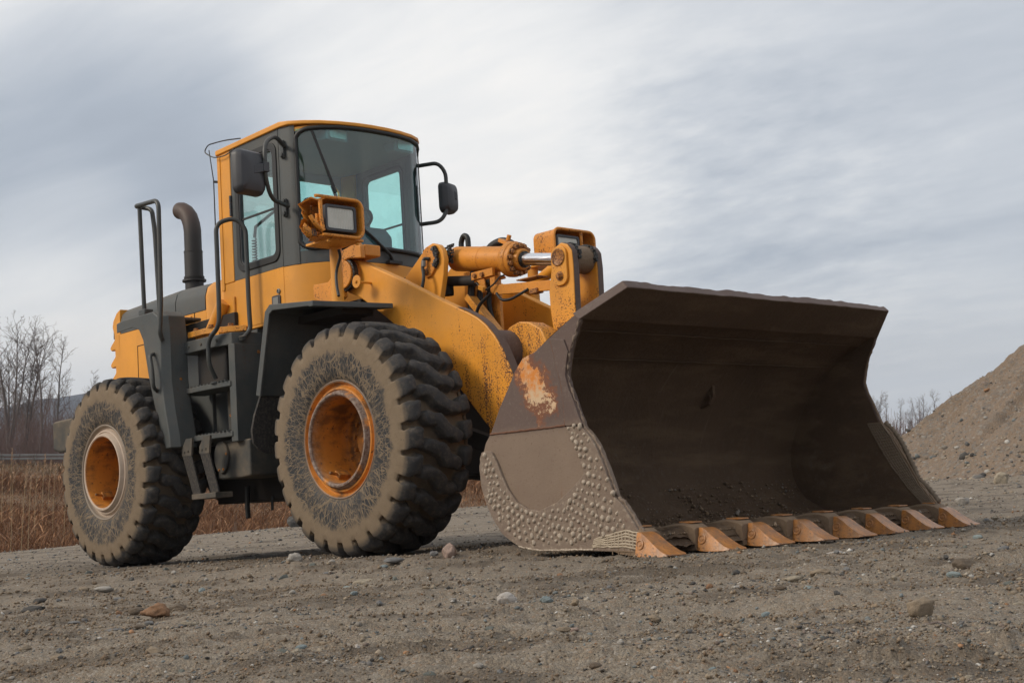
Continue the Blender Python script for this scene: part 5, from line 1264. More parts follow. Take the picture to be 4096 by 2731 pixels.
    zb_, zt_ = 2.322, 2.518
    b = MB(); b.ring(rrect(ly0, ly1, zb_, zt_, .025), rrect(ly0+.022, ly1-.022, zb_+.022, zt_-.022, .016), 'x', x1-.10, x1-.012); bz = b.build('lamp_bezel', m_plastic, post, bevel=.004)
    b = MB(); b.prism(rrect(ly0+.018, ly1-.018, zb_+.018, zt_-.018, .016), 'x', x1-.034, x1-.022); b.build('lamp_lens', m_lens, bz, bevel=.002)
    b = MB(); b.box(-.38, -.05, min(s*1.27, s*.985), max(s*1.27, s*.985), 2.268, 2.286); b.cyl((-.07, s*1.29, 2.245), (-.07, s*1.29, 2.262), .014, 8); b.cyl((-.07, s*1.03, 2.245), (-.07, s*1.03, 2.262), .014, 8); b.build('post_bracket', m_yel_worn, post, bevel=.003)
lamp(-1); lamp(1)
b = MB(); b.tube(fillet([(-.10, -1.20, 1.86), (-.16, -1.17, 1.95), (-.20, -1.14, 2.06), (-.12, -1.15, 2.16), (-.10, -1.18, 2.20)], .10), .011, 8); b.build('lamp_cable', m_black, LD)

# ------------------------------------------------------------------ handrails
b = MB(); b.tube(fillet([(-2.17, -.965, 1.50), (-2.165, -1.03, 1.62), (-2.165, -1.03, 1.83), (-2.03, -1.00, 1.92), (-2.02, -1.0, 2.15), (-2.02, -1.0, 2.80), (-1.93, -.87, 2.84), (-1.88, -.80, 2.75), (-1.88, -.80, 2.10), (-1.87, -.80, 1.88), (-1.885, -.86, 1.815)], .10, 7), .0195, 12); b.build('handrail', m_bar, LD)
b = MB(); b.cyl((-2.17, -.965, 1.46), (-2.17, -.965, 1.475), .045, 16); b.cyl((-1.89, -.86, 1.80), (-1.885, -.87, 1.83), .035, 12); b.build('rail_foot', m_bar, LD)
b = MB()
b.tube(fillet([(-2.63, -1.19, 1.88), (-2.60, -1.23, 1.94), (-2.59, -1.215, 2.2), (-2.60, -1.20, 3.10), (-3.06, -1.17, 3.14), (-3.07, -1.07, 3.14), (-2.98, -1.05, 3.11), (-2.94, -1.05, 2.9), (-2.90, -1.05, 2.12)], .09, 7), .0205, 12)
b.tube([(-3.01, -1.155, 3.135), (-2.99, -1.15, 2.14)], .0195, 12); b.build('handrail', m_bar, LD)
b = MB(); b.box(-3.03, -2.92, -1.19, -1.10, 2.145, 2.20); b.build('rail_foot', m_grey, LD, bevel=.01)

# ================================================================== ground
CX, CY = CAM_L[0], CAM_L[1]
def cam_rt(X, Y):
    dx, dy = X-CX, Y-CY
    dep = dx*FWD[0]+dy*FWD[1]; lat = dx*RGT[0]+dy*RGT[1]
    return np.hypot(dx, dy), np.arctan2(lat, dep)
EDGE_PX = np.array([-1500, 0, 640, 1110, 1870, 2800, 3700, 4300, 6000]); EDGE_Z = np.array([.10, .13, .19, .25, .43, .42, .34, .33, .30])
def g_base(X, Y):
    r, az = cam_rt(X, Y)
    z = -.022-.050*sstep(X, 1.2, 2.6)
    px = 2048+5553*np.tan(np.clip(az, -1.2, 1.2))
    ze = np.interp(px, EDGE_PX, EDGE_Z)
    k = sstep(r, 12.5, 30.0)
    z = z*(1-k)+ze*k+np.maximum(0, r-30)*.004
    return z
def g_rough(X, Y):
    a = X*RGT[0]+Y*RGT[1]; b = X*FWD[0]+Y*FWD[1]
    r, az = cam_rt(X, Y)
    near = 1-.55*sstep(r, 8, 16)
    t1 = fbm(a*.9+3, b*1.6, 4, 2)*.044
    rid = 1-np.abs(fbm(a*1.1, b*4.6, 4, 21)); t2 = (rid-.8)*.105*np.clip(.5+fbm(a*.7, b*.8, 2, 33)*1.6, 0, 1)
    t3 = fbm(a*9, b*13, 4, 5)*.016
    m = np.clip(fbm(a*1.3, b*1.9, 3, 44)*1.8+.35, 0, 1)
    t4 = np.maximum(0, fbm(a*26, b*30, 4, 9, .62))*.030*m
    # tracks packed flat where the wheels and the bucket stand
    pk = np.exp(-((Y+1.06)/.5)**2)*sstep(X, -6, -4)*sstep(-X, -1.3, -.6)
    pk = np.maximum(pk, sstep(X, 1.5, 1.9)*sstep(-X, -3.4, -3.1)*sstep(Y, -1.7, -1.45)*sstep(-Y, -1.9, -1.5))
    return (t1+t2+t3+t4)*near*(1-.75*pk)
def gz(X, Y):
    X, Y = np.asarray(X, float), np.asarray(Y, float)
    return g_base(X, Y)+g_rough(X, Y)
def gz1(x, y): return float(gz(np.array([x]), np.array([y]))[0])
def pad_edge(az): return 31+26*sstep(az, .16, .30)+1.2*np.sin(az*23)
az = np.concatenate([np.radians(np.arange(-180, -27, 3)), np.radians(np.arange(-26, 26.01, .11)), np.radians(np.arange(27, 180, 3))])
rr = np.concatenate([[.0, .3, .6, .9, 1.15], np.geomspace(1.3, 34, 400), np.linspace(35, 70, 26)])
Rg, Ag = np.meshgrid(rr, az, indexing='ij')
Xg = CX+Rg*(FWD[0]*np.cos(Ag)+RGT[0]*np.sin(Ag)); Yg = CY+Rg*(FWD[1]*np.cos(Ag)+RGT[1]*np.sin(Ag))
Zg = gz(Xg, Yg)
Zg[Rg < .5] = -.07
over = np.maximum(0, Rg-pad_edge(Ag)); Zg = Zg-np.minimum(over*.55, 4.5)
na = len(az); i = np.arange(len(rr)-1)[:, None]; j = np.arange(na)[None, :]
a = i*na+j; b_ = i*na+(j+1) % na
F = np.stack([a, b_, b_+na, a+na], -1).reshape(-1, 4)
aa_, bb_ = Xg*RGT[0]+Yg*RGT[1], Xg*FWD[0]+Yg*FWD[1]
darkm = sstep(fbm(aa_*2.2, bb_*4.2, 5, 61, .6), .02, .42)
# soft shadow under the machine, painted into the ground colour and broken by noise
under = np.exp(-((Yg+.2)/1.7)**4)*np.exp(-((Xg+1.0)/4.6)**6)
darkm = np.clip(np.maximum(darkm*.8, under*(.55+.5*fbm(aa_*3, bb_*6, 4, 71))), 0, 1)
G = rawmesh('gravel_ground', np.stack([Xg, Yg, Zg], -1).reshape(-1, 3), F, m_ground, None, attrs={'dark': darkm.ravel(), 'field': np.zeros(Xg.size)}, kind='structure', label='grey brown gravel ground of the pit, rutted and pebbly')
G.matrix_world = TILT

# field beyond the pad, in true level (world frame)
def cam_polar_w(r, az):
    c, s = np.cos(az), np.sin(az)
    return CAM_W[0]+r*(FWD[0]*c+RGT[0]*s), CAM_W[1]+r*(FWD[1]*c+RGT[1]*s)
def fz(r, az):
    k = sstep(r, 30, 82)
    h = 3.1*(1-k)+(-.15)*k-1.2*sstep(r, 90, 180)
    h = h+np.where(az > .05, .0, 0)
    return CAM_W[2]-h+fbm(r*np.sin(az)*.12, r*np.cos(az)*.10, 4, 5)*.35*sstep(r, 28, 40)*sstep(-r, -74, -66)
rf_ = np.concatenate([np.linspace(20, 100, 90), np.geomspace(104, 2950, 40)]); af = np.radians(np.arange(-180, 180, 1.0))
Rf, Af = np.meshgrid(rf_, af, indexing='ij'); Xf, Yf = cam_polar_w(Rf, Af)
na = len(af); i = np.arange(len(rf_)-1)[:, None]; j = np.arange(na)[None, :]; a = i*na+j; b_ = i*na+(j+1) % na
FLD = rawmesh('grass_field', np.stack([Xf, Yf, fz(Rf, Af)], -1).reshape(-1, 3), np.stack([a, b_, b_+na, a+na], -1).reshape(-1, 4), m_ground, None, attrs={'dark': np.zeros(Xf.size), 'field': np.ones(Xf.size)}, kind='structure', label='level rough field beyond the gravel pad')

# ------------------------------------------------------------------ dry grass
def blades(n, rlo, rhi, azlo, azhi, hlo, hhi, w, cols, seed, zfun, plume=.25):
    g = np.random.default_rng(seed)
    r = np.sqrt(g.uniform(rlo**2, rhi**2, n)); a = g.uniform(azlo, azhi, n); x, y = cam_polar_w(r, a); z = zfun(r, a)-.05
    clump = np.clip(fbm(x*.35, y*.35, 4, 3)*1.3+.75, .25, 1.5)
    h = g.uniform(hlo, hhi, n)*clump; th = g.uniform(0, 2*np.pi, n); ln = g.normal(.12, .55, n); l2 = g.normal(0.05, .55, n)
    ww = w*g.uniform(.6, 1.4, n)*(r/40)**.6
    sx, sy = np.cos(th)*ww, np.sin(th)*ww
    lx, ly = ln*h, l2*h
    P = np.zeros((n, 7, 3))
    for k, (t, wd, be) in enumerate(((0, 1, 0), (.55, .8, .32))):
        P[:, 2*k, 0], P[:, 2*k, 1], P[:, 2*k, 2] = x-sx*wd+lx*be, y-sy*wd+ly*be, z+h*t
        P[:, 2*k+1, 0], P[:, 2*k+1, 1], P[:, 2*k+1, 2] = x+sx*wd+lx*be, y+sy*wd+ly*be, z+h*t
    pl = (g.random(n) < plume)
    fat = np.where(pl, 2.2, .7)
    P[:, 4, 0], P[:, 4, 1], P[:, 4, 2] = x-sx*fat+lx*.7, y-sy*fat+ly*.7, z+h*.86
    P[:, 5, 0], P[:, 5, 1], P[:, 5, 2] = x+sx*fat+lx*.7, y+sy*fat+ly*.7, z+h*.86
    P[:, 6, 0], P[:, 6, 1], P[:, 6, 2] = x+lx, y+ly, z+h
    o = (np.arange(n)*7)[:, None]
    F = np.concatenate([o+np.array([[0, 1, 3]]), o+np.array([[0, 3, 2]]), o+np.array([[2, 3, 5]]), o+np.array([[2, 5, 4]]), o+np.array([[4, 5, 6]])])
    c = np.array(cols)[g.integers(0, len(cols), n)]*g.uniform(.75, 1.2, (n, 1)); C = np.repeat(c[:, None, :], 7, 1)
    C[:, 4:, :] = np.where(pl[:, None, None], np.array([.34, .19, .105])*g.uniform(.8, 1.2, (n, 1, 1)), C[:, 4:, :])
    return P.reshape(-1, 3), F, C.reshape(-1, 3)
GC = [(.22, .105, .050), (.19, .086, .042), (.26, .140, .074), (.15, .072, .037), (.22, .125, .070)]
P1 = blades(72000, 32, 64, -.42, .06, .22, .72, .0075, GC, 1, fz, .16)
P2 = blades(32000, 52, 78, -.42, .06, .10, .34, .010, [(.19, .135, .085), (.22, .15, .09), (.17, .11, .065)], 2, fz, .08)
P3 = blades(6000, 60, 110, .10, .40, .4, 1.0, .02, GC, 3, fz, .1)
o1 = len(P1[0]); o2 = o1+len(P2[0])
rawmesh('dry_grass', np.r_[P1[0], P2[0], P3[0]], np.r_[P1[1], P2[1]+o1, P3[1]+o2], m_blade, None, smooth=False, attrs={'tint': np.r_[P1[2], P2[2], P3[2]]}, kind='stuff', label='russet dry grass and reeds filling the field beyond the gravel')

# tall reeds that stand out, each its own thing
reed_spots = [(102, 1850, 37, 'tallest'), (55, 1790, 52, ''), (180, 1812, 50, ''), (152, 1843, 46, ''), (22, 1838, 48, ''), (205, 1838, 55, ''), (225, 1850, 47, ''), (355, 1800, 56, ''), (328, 1830, 50, ''), (392, 1835, 58, ''), (270, 1870, 44, ''), (62, 1862, 42, ''), (130, 1880, 41, '')]
for k, (px, py, r, tag) in enumerate(reed_spots):
    a = math.atan((px-2048)/5553.0); x, y = cam_polar_w(r, a); zt = CAM_W[2]-(py-1870)/5553.0*r*math.cos(a); z0 = float(fz(np.array([r]), np.array([a]))[0])-.03; h = zt-z0
    e = empty('reed', loc=(x, y, z0), label='tall straw coloured reed with a drooping plume, highest by the guard rail at far left' if tag else 'tall dry reed with a tan plume standing in the grass before the guard rail', category='reed', group='reeds standing above the dry grass')
    b = MB(); lean = random.uniform(-.06, .06); b.tube([(0, 0, 0), (lean*.3*h, 0, h*.5), (lean*h, 0, h*.93)], [.008, .007, .005], 5); b.build('stalk', m_stalk, e)
    b = MB()
    for q in range(46):
        t = random.random(); ox = lean*h*(.86+.14*t)+random.uniform(-.01, .05); c0 = Vector((ox, random.uniform(-.02, .02), h*(.80+.19*t))); dd = Vector((random.uniform(.05, .55), random.uniform(-.35, .35), random.uniform(.15, 1.0))).normalized()*random.uniform(.07, .15)*(1.2-t*.6)
        sd2 = dd.cross(Vector((random.uniform(-1, 1), random.uniform(-1, 1), .2))).normalized()*.012
        b.add([c0-sd2, c0+sd2, c0+dd], [(0, 1, 2)])
    b.build('plume', m_plume, e, smooth=0, recalc=False)

# ------------------------------------------------------------------ guard rail
def wp(px, r, z): 
    a = math.atan((px-2048)/5553.0); x, y = cam_polar_w(r/ math.cos(a), a); return Vector((x, y, z))
zr = CAM_W[2]+.12
g0, g1 = wp(-900, 80, zr-.05), wp(1500, 84, zr+.2)
gr = empty('guard_rail', loc=g0, label='galvanised roadside guard rail behind the dry grass, wooden posts', category='guard rail')
dv = (g1-g0); nn = int(dv.length/1.82); dirg = dv.normalized(); sd_ = dirg.cross(Vector((0, 0, 1)))
for k in range(nn+1):
    p = dirg*(k*1.82); b = MB(); b.obox(p+Vector((0, 0, .18)), (dirg, sd_, (0, 0, 1)), (.09, .10, .46)); b.build('post', m_railpost, gr)
for z in (.56, .36):
    b = MB(); b.obox(dirg*(dv.length/2)+sd_*.14+Vector((0, 0, z)), (dirg, sd_, (0, 0, 1)), (dv.length/2, .03, .065)); b.build('rail_beam', m_rail, gr, bevel=.02)

# ------------------------------------------------------------------ bare trees
def seg_mesh(S, n=3):
    S = np.array(S); p0, p1, r0, r1 = S[:, 0:3], S[:, 3:6], S[:, 6], S[:, 7]
    d = p1-p0; d /= np.linalg.norm(d, axis=1)[:, None]+1e-9
    ref = np.where(np.abs(d[:, 2:3]) > .9, np.array([[1.0, 0, 0]]), np.array([[0, 0, 1.0]])); u = np.cross(d, ref); u /= np.linalg.norm(u, axis=1)[:, None]; w = np.cross(d, u)
    V = []
    for (p, r) in ((p0, r0), (p1, r1)):
        for k in range(n):
            t = 2*np.pi*k/n; V.append(p+(u*np.cos(t)+w*np.sin(t))*r[:, None])
    V = np.stack(V, 1).reshape(-1, 3); o = (np.arange(len(S))*2*n)[:, None]; F = []
    for k in range(n): F.append(o+np.array([[k, (k+1) % n, n+(k+1) % n, n+k]]))
    return V, np.concatenate(F)
def tree_segs(seed, H, spread, fork, dens, twr=.008, start=.22):
    g = random.Random(seed); trunk, tw = [], []
    def rnd_dir(d, ang):
        u = d.orthogonal().normalized(); w = d.cross(u); t = g.uniform(0, 2*math.pi); return (d*math.cos(ang)+(u*math.cos(t)+w*math.sin(t))*math.sin(ang)).normalized()
    stems = []
    for f in range(fork):
        p = Vector((g.uniform(-.15, .15)*f, g.uniform(-.15, .15)*f, 0)); d = Vector((g.uniform(-.06, .06)*(1+f*2), g.uniform(-.06, .06)*(1+f*2), 1)).normalized(); h = H*(1 if f == 0 else g.uniform(.72, .95)); n = 12; pts = [p]
        for i in range(n):
            d = (d+Vector((g.gauss(0, .035), g.gauss(0, .035), .02))).normalized(); pts.append(pts[-1]+d*(h/n))
        r0 = .012*H*(1 if f == 0 else .7)+.02
        for i in range(n): trunk.append((*pts[i], *pts[i+1], r0*(1-i/n)**1.1+.014, r0*(1-(i+1)/n)**1.1+.014))
        stems.append((pts, h))
    def branch(p, d, L, r, depth):
        n = 4 if depth < 2 else 2
        for i in range(n):
            d = (d+Vector((g.gauss(0, .10), g.gauss(0, .10), .09 if depth < 2 else .05))).normalized(); q = p+d*(L/n)
            tw.append((*p, *q, max(r*(1-i/n*.7), twr), max(r*(1-(i+1)/n*.7), twr*.7)))
            if depth < 3:
                for _ in range(dens if depth < 2 else 2):
                    branch(p+(q-p)*g.random(), rnd_dir(d, g.uniform(.45, .85)), L*g.uniform(.30, .55), r*.5, depth+1) if g.random() < (.95 if depth < 1 else .62) else None
            p = q
    for pts, h in stems:
        nb = int(h*3.0)
        for k in range(nb):
            t = start+(1-start)*(k+g.random())/nb; idx = min(int(t*12), 11); p = pts[idx]+(pts[idx+1]-pts[idx])*(t*12-idx)
            prof = math.sin(math.pi*min(1, (1.02-t)/(1.02-start)*.78+.06))**.8
            L = spread*prof*g.uniform(.6, 1.15)+.25; branch(p, rnd_dir(Vector((0, 0, 1)), g.uniform(.55, 1.0)), L, .010+.009*L, 1)
    return trunk, tw
tree_kinds = {}
def make_tree(kind, seed, H, spread, fork, dens, x, y, z, label, group, rz=0, sc=1.0, cat='tree'):
    if kind not in tree_kinds:
        tr, tw = tree_segs(seed, H, spread, fork, dens)
        tv, tf = seg_mesh(tr, 6); cv, cf = seg_mesh(tw, 3)
        ot = rawmesh('trunk', tv, tf, m_bark); oc = rawmesh('crown', cv, cf, m_twig); tree_kinds[kind] = (ot.data, oc.data); bpy.data.objects.remove(ot); bpy.data.objects.remove(oc)
    e = empty('bare_tree', loc=(x, y, z), label=label, category=cat, group=group); e.rotation_euler = (0, 0, rz); e.scale = (sc, sc, sc)
    for nm, me in zip(('trunk', 'crown'), tree_kinds[kind]):
        o = bpy.data.objects.new(nm, me); COL.objects.link(o); o.parent = e
    return e
def tree_at(kind, px, ytop, r, base_h, args, label, group):
    a = math.atan((px-2048)/5553.0); x, y = cam_polar_w(r, a); z0 = CAM_W[2]+base_h; zt = CAM_W[2]+(1870-ytop)/5553.0*r*math.cos(a)
    seed, H, spread, fork, dens = args; make_tree(kind, seed, H, spread, fork, dens, x, y, z0-.1, label, group, random.uniform(0, 6.28), (zt-z0+.1)/H)
KA, KB, KC, KD = (31, 11.0, 1.8, 4, 2), (32, 11.0, 1.0, 1, 3), (33, 10.0, 1.9, 3, 2), (34, 8.0, 1.1, 1, 3)
gl = 'bare trees behind the guard rail'
tree_at('A', 42, 1245, 98, .3, KA, 'big bushy bare tree at far left behind the guard rail', gl)
tree_at('C', 98, 1335, 100, .3, KC, 'bare tree with a wide fan of upright twigs, second from the left edge', gl)
tree_at('B', 165, 1325, 96, .3, KB, 'slim tall bare tree with a bare straight trunk between the bushy tree and the loader', gl)
tree_at('D', 228, 1365, 99, .3, KD, 'bare tree with drooping side twigs nearest the loader hood, right of the slim one', gl)
rt = random.Random(3)
for k in range(13):
    tree_at(('B', 'D', 'A', 'C')[k % 4], -160+k*44+rt.uniform(-18, 18), rt.uniform(1470, 1640) if k > 4 else rt.uniform(1430, 1560), rt.uniform(108, 150), .6, (KB, KD, KA, KC)[k % 4], 'thin bare tree of the grey thicket behind the guard rail', 'thin trees of the thicket at left')
gr_ = 'bare trees beyond the gravel pile'
for (px, yt, kind, ar, lab) in ((3505, 1575, 'A', KA, 'bare tree just right of the bucket, half hidden by its edge'), (3548, 1570, 'B', KB, 'tall bare tree right of the bucket with a forked top'), (3592, 1602, 'D', KD, 'narrow bare tree between the bucket and the wide round one'), (3640, 1640, 'C', KC, 'low bushy bare tree in the gap left of the wide round one'), (3690, 1583, 'A', KA, 'wide round bare tree above the slope of the gravel pile'), (3750, 1568, 'D', KD, 'bare tree top showing highest over the gravel pile slope'), (3815, 1570, 'B', KB, 'faint bare tree top farthest right over the gravel pile')):
    tree_at(kind, px, yt, 170, 3.2, ar, lab, gr_)
for k in range(9):
    tree_at(('C', 'D', 'B')[k % 3], 3440+k*46+rt.uniform(-15, 15), rt.uniform(1640, 1690), rt.uniform(190, 220), 3.2, (KC, KD, KB)[k % 3], 'small bare tree of the far row between bucket and gravel pile', 'small trees of the far row')
# undergrowth: thicket of red-brown stems
S = []
for k in range(3600):
    r = rt.uniform(86, 125); a = rt.uniform(-.46, -.16); x, y = cam_polar_w(r, a); z = float(CAM_W[2]+.2); h = rt.uniform(1.2, 3.8)*(1.0 if rt.random() < .8 else 1.5)
    p = Vector((float(x), float(y), z)); d = Vector((rt.gauss(0, .18), rt.gauss(0, .18), 1)).normalized(); w = .016
    for i in range(3):
        q = p+d*h/3; S.append((*p, *q, w*(1-i*.25), w*(1-(i+1)*.25)))
        for _ in range(2):
            e2 = (d+Vector((rt.gauss(0, .5), rt.gauss(0, .5), .2))).normalized(); S.append((*p, *(p+e2*h*.28), w*.7, w*.4))
        p = q; d = (d+Vector((rt.gauss(0, .15), rt.gauss(0, .15), 0))).normalized()
for k in range(1200):
    r = rt.uniform(150, 215); a = rt.uniform(.22, .36); x, y = cam_polar_w(r, a); p = Vector((float(x), float(y), CAM_W[2]+2.8)); h = rt.uniform(1.5, 4.0); d = Vector((rt.gauss(0, .15), rt.gauss(0, .15), 1)).normalized()
    S.append((*p, *(p+d*h), .03, .012))
sv, sf = seg_mesh(S, 3)
rawmesh('undergrowth', sv, sf, m_shrub, None, kind='stuff', label='red brown tangle of bare undergrowth below the trees')
# bare sapling seen between the wheels
S = []; g_ = random.Random(5)
p = Vector((0, 0, 0)); d = Vector((.02, .02, 1)); 
for i in range(7):
    q = p+d*.24; S.append((*p, *q, .016-.0015*i, .0145-.0015*i))
    for _ in range(3):
        e2 = Vector((g_.gauss(0, .5), g_.gauss(0, .5), .9)).normalized(); S.append((*p, *(p+e2*g_.uniform(.3, .7)), .006, .003))
    p = q; d = (d+Vector((g_.gauss(0, .06), g_.gauss(0, .06), 0))).normalized()
sv, sf = seg_mesh(S, 5); a = math.atan((970-2048)/5553.0); x, y = cam_polar_w(34, a)
o = rawmesh('sapling', sv, sf, m_twig, None, label='thin bare sapling in the dry grass seen between the loader wheels', category='sapling'); o.location = (float(x), float(y), float(fz(np.array([34.0]), np.array([a]))[0]))

# ------------------------------------------------------------------ hills
def ridge(name, r, prof, depth, seed, label):
    pxs = np.linspace(-6000, 10000, 420); hh = np.interp(pxs, [p for p, _ in prof], [(1870-y) for _, y in prof])
    azr = np.arctan((pxs-2048)/5553.0); V = []; nz = 14
    for q in range(nz):
        t = q/(nz-1); rr_ = r+depth*t
        hgt = hh/5553.0*r*np.sin(np.pi*min(1, t/.5)/2 if t < .5 else np.pi/2*(1-(t-.5)*.6))*(1+.0*t)
        hgt = hgt*(1+.10*fbm(pxs*.012+q, pxs*0+q*.7, 4, seed)*(0 if t < .5 and q == 0 else 1)*(.3 if abs(t-.5) < .08 else 1))
        x = CAM_W[0]+rr_/np.cos(azr)*(FWD[0]*np.cos(azr)+RGT[0]*np.sin(azr)); y = CAM_W[1]+rr_/np.cos(azr)*(FWD[1]*np.cos(azr)+RGT[1]*np.sin(azr))
        V.append(np.stack([x, y, CAM_W[2]-1+hgt], -1))
    V = np.stack(V); n = len(pxs); i = np.arange(nz-1)[:, None]; j = np.arange(n-1)[None, :]; a = i*n+j
    return rawmesh(name, V.reshape(-1, 3), np.stack([a, a+1, a+n+1, a+n], -1).reshape(-1, 4), m_hill, None, kind='structure', label=label)
ridge('mountain', 1200, [(-9000, 1500), (-2000, 1560), (-600, 1600), (0, 1584), (160, 1542), (440, 1490), (900, 1440), (1500, 1500), (2400, 1600), (3300, 1690), (3640, 1704), (4200, 1690), (13000, 1600)], 500, 3, 'long blue grey wooded mountain beyond the trees')

# ------------------------------------------------------------------ gravel pile
rc, tanpx = 32.0, (4915-2048)/5553.0
pc = np.array([CAM_W[0], CAM_W[1]])+FWD[:2]*rc+RGT[:2]*tanpx*rc
def pile_h(dx, dy):
    d = np.hypot(dx, dy); th = np.arctan2(dy, dx)
    R0 = 8.9*(1+.05*np.sin(th*3+1)+.03*np.sin(th*7))
    h = 6.1*np.clip(1-d/R0, 0, 1)
    h = -np.log(np.exp(-h*2.2)+np.exp(-5.2*2.2))/2.2
    foot = sstep(d, R0*1.12, R0*.86); 
    rel = fbm(dx*.55, dy*.55, 5, 7, .55)*.34+fbm(dx*3.2, dy*3.2, 4, 8)*.07+np.maximum(0, fbm(dx*9, dy*9, 3, 4))*.07
    gully = -np.maximum(0, fbm(th*6, d*.12, 3, 15))*.8*sstep(d, 2, 5)
    return np.maximum(h, .06*foot)+(rel+gully)*foot
nr, nth = 190, 620
dd = np.linspace(0.02, 10.6, nr); tt = np.linspace(0, 2*np.pi, nth, endpoint=False); D, TT = np.meshgrid(dd, tt, indexing='ij'); dx, dy = D*np.cos(TT), D*np.sin(TT)
def pile_base(xw, yw):
    # height of the gravel pad (L frame) carried to the world frame
    L = np.stack([xw, yw, np.zeros_like(xw)], -1) @ Q   # approx inverse for level xy
    zl = g_base(L[..., 0], L[..., 1]); return np.stack([L[..., 0], L[..., 1], zl], -1) @ Q.T
PB = pile_base(pc[0]+dx, pc[1]+dy); PZ = PB[..., 2]+pile_h(dx, dy)-.05
i = np.arange(nr-1)[:, None]; j = np.arange(nth)[None, :]; a = i*nth+j; b_ = i*nth+(j+1) % nth
rawmesh('gravel_pile', np.stack([PB[..., 0], PB[..., 1], PZ], -1).reshape(-1, 3), np.stack([a, a+nth, b_+nth, b_], -1).reshape(-1, 4), m_pile, None, label='tall brown pile of gravel at the right edge behind the bucket', category='gravel pile')

# ------------------------------------------------------------------ pebbles and stones
ICO = bmesh.new(); bmesh.ops.create_icosphere(ICO, subdivisions=1, radius=1.0)
ICOV = np.array([v.co[:] for v in ICO.verts]); ICOF = np.array([[v.index for v in f.verts] for f in ICO.faces]); ICO.free()
TINTS = np.array([(.120, .114, .108), (.205, .182, .155), (.27, .225, .17), (.24, .195, .145), (.44, .42, .385), (.30, .17, .095), (.075, .07, .065), (.15, .165, .165), (.19, .15, .125), (.33, .29, .235)])
TW = np.array([.16, .20, .15, .15, .045, .018, .09, .085, .07, .035]); TW = TW/TW.sum()
ov_ = np.array([(1, 0, 0), (-1, 0, 0), (0, 1, 0), (0, -1, 0), (0, 0, 1), (0, 0, -1)], float); of_ = np.array([(0, 2, 4), (2, 1, 4), (1, 3, 4), (3, 0, 4), (2, 0, 5), (1, 2, 5), (3, 1, 5), (0, 3, 5)])
def pebbles(n, pos, size, seed, flat=.62, base='ico', tints=None, tw=None):
    g = np.random.default_rng(seed); iv, fi = (ICOV, ICOF) if base == 'ico' else (ov_, of_)
    TT_, WW_ = (TINTS, TW) if tints is None else (np.array(tints), tw)
    S = size[:, None]*np.stack([g.uniform(.8, 1.35, n), g.uniform(.65, 1.1, n), g.uniform(.45, .85, n)*flat/.62], -1)*.5
    th = g.uniform(0, 2*np.pi, n); V = iv[None]*(1+g.normal(0, .13, (n, len(iv), 1)))*S[:, None, :]
    tl = g.normal(0, .25, n)[:, None]; V[..., 2] = V[..., 2]+V[..., 0]*tl
    c, s = np.cos(th)[:, None], np.sin(th)[:, None]; x = V[..., 0]*c-V[..., 1]*s; y = V[..., 0]*s+V[..., 1]*c
    V = np.stack([x, y, V[..., 2]], -1)+pos[:, None, :]
    F = (np.arange(n)*len(iv))[:, None, None]+fi[None]
    C = TT_[g.choice(len(TT_), n, p=WW_)]*g.uniform(.7, 1.25, (n, 1))
    return V.reshape(-1, 3), F.reshape(-1, 3), np.repeat(C, len(iv), 0)
def scatter(n, r0, r1, s0, s1, seed, pw=2.2, azl=.43):
    g = np.random.default_rng(seed); r = np.sqrt(g.uniform(r0*r0, r1*r1, n)); a = g.uniform(-azl, azl, n)
    x = CX+r*(FWD[0]*np.cos(a)+RGT[0]*np.sin(a)); y = CY+r*(FWD[1]*np.cos(a)+RGT[1]*np.sin(a))
    keep = fbm(x*1.7, y*1.7, 3, 51)+g.uniform(-.5, .5, n) > -.22
    x, y = x[keep], y[keep]; n = len(x)
    sz = s0*(1-g.random(n)*(1-(s0/s1)**pw))**(-1/pw)
    return n, np.stack([x, y, gz(x, y)+sz*.08], -1), sz
VV, FF, CC = [], [], []; off = 0
for (n, r0, r1, s0, s1, sd2, bs) in ((24000, 1.5, 3.0, .0026, .012, 1, 'ico'), (15000, 2.6, 5.0, .0045, .020, 2, 'ico'), (15000, 4.5, 9.5, .007, .032, 3, 'oct'), (9000, 9, 18, .013, .05, 4, 'oct'), (5500, 17, 31, .025, .075, 5, 'oct')):
    n, pos, sz = scatter(n, r0, r1, s0, s1, sd2); v, f, c = pebbles(n, pos, sz, sd2+50, base=bs); VV.append(v); FF.append(f+off); CC.append(c); off += len(v)
# crumbs of damp earth heaped along the churned ridges
def crumbs(n, r0, r1, s0, s1, seed):
    g = np.random.default_rng(seed); r = np.sqrt(g.uniform(r0*r0, r1*r1, n)); a = g.uniform(-.43, .43, n)
    x = CX+r*(FWD[0]*np.cos(a)+RGT[0]*np.sin(a)); y = CY+r*(FWD[1]*np.cos(a)+RGT[1]*np.sin(a)); q, w = x*RGT[0]+y*RGT[1], x*FWD[0]+y*FWD[1]
    k = fbm(q*2.2, w*4.2, 5, 61, .6)+.5*np.maximum(0, fbm(q*26, w*30, 4, 9, .62))+g.uniform(-.12, .12, n) > .08
    x, y = x[k], y[k]; n = len(x); sz = s0*(1-g.random(n)*(1-(s0/s1)**2.0))**(-1/2.0)
    return n, np.stack([x, y, gz(x, y)+sz*.12], -1), sz
SOIL = [(.175, .128, .085), (.215, .162, .112), (.135, .096, .064), (.25, .20, .145)]
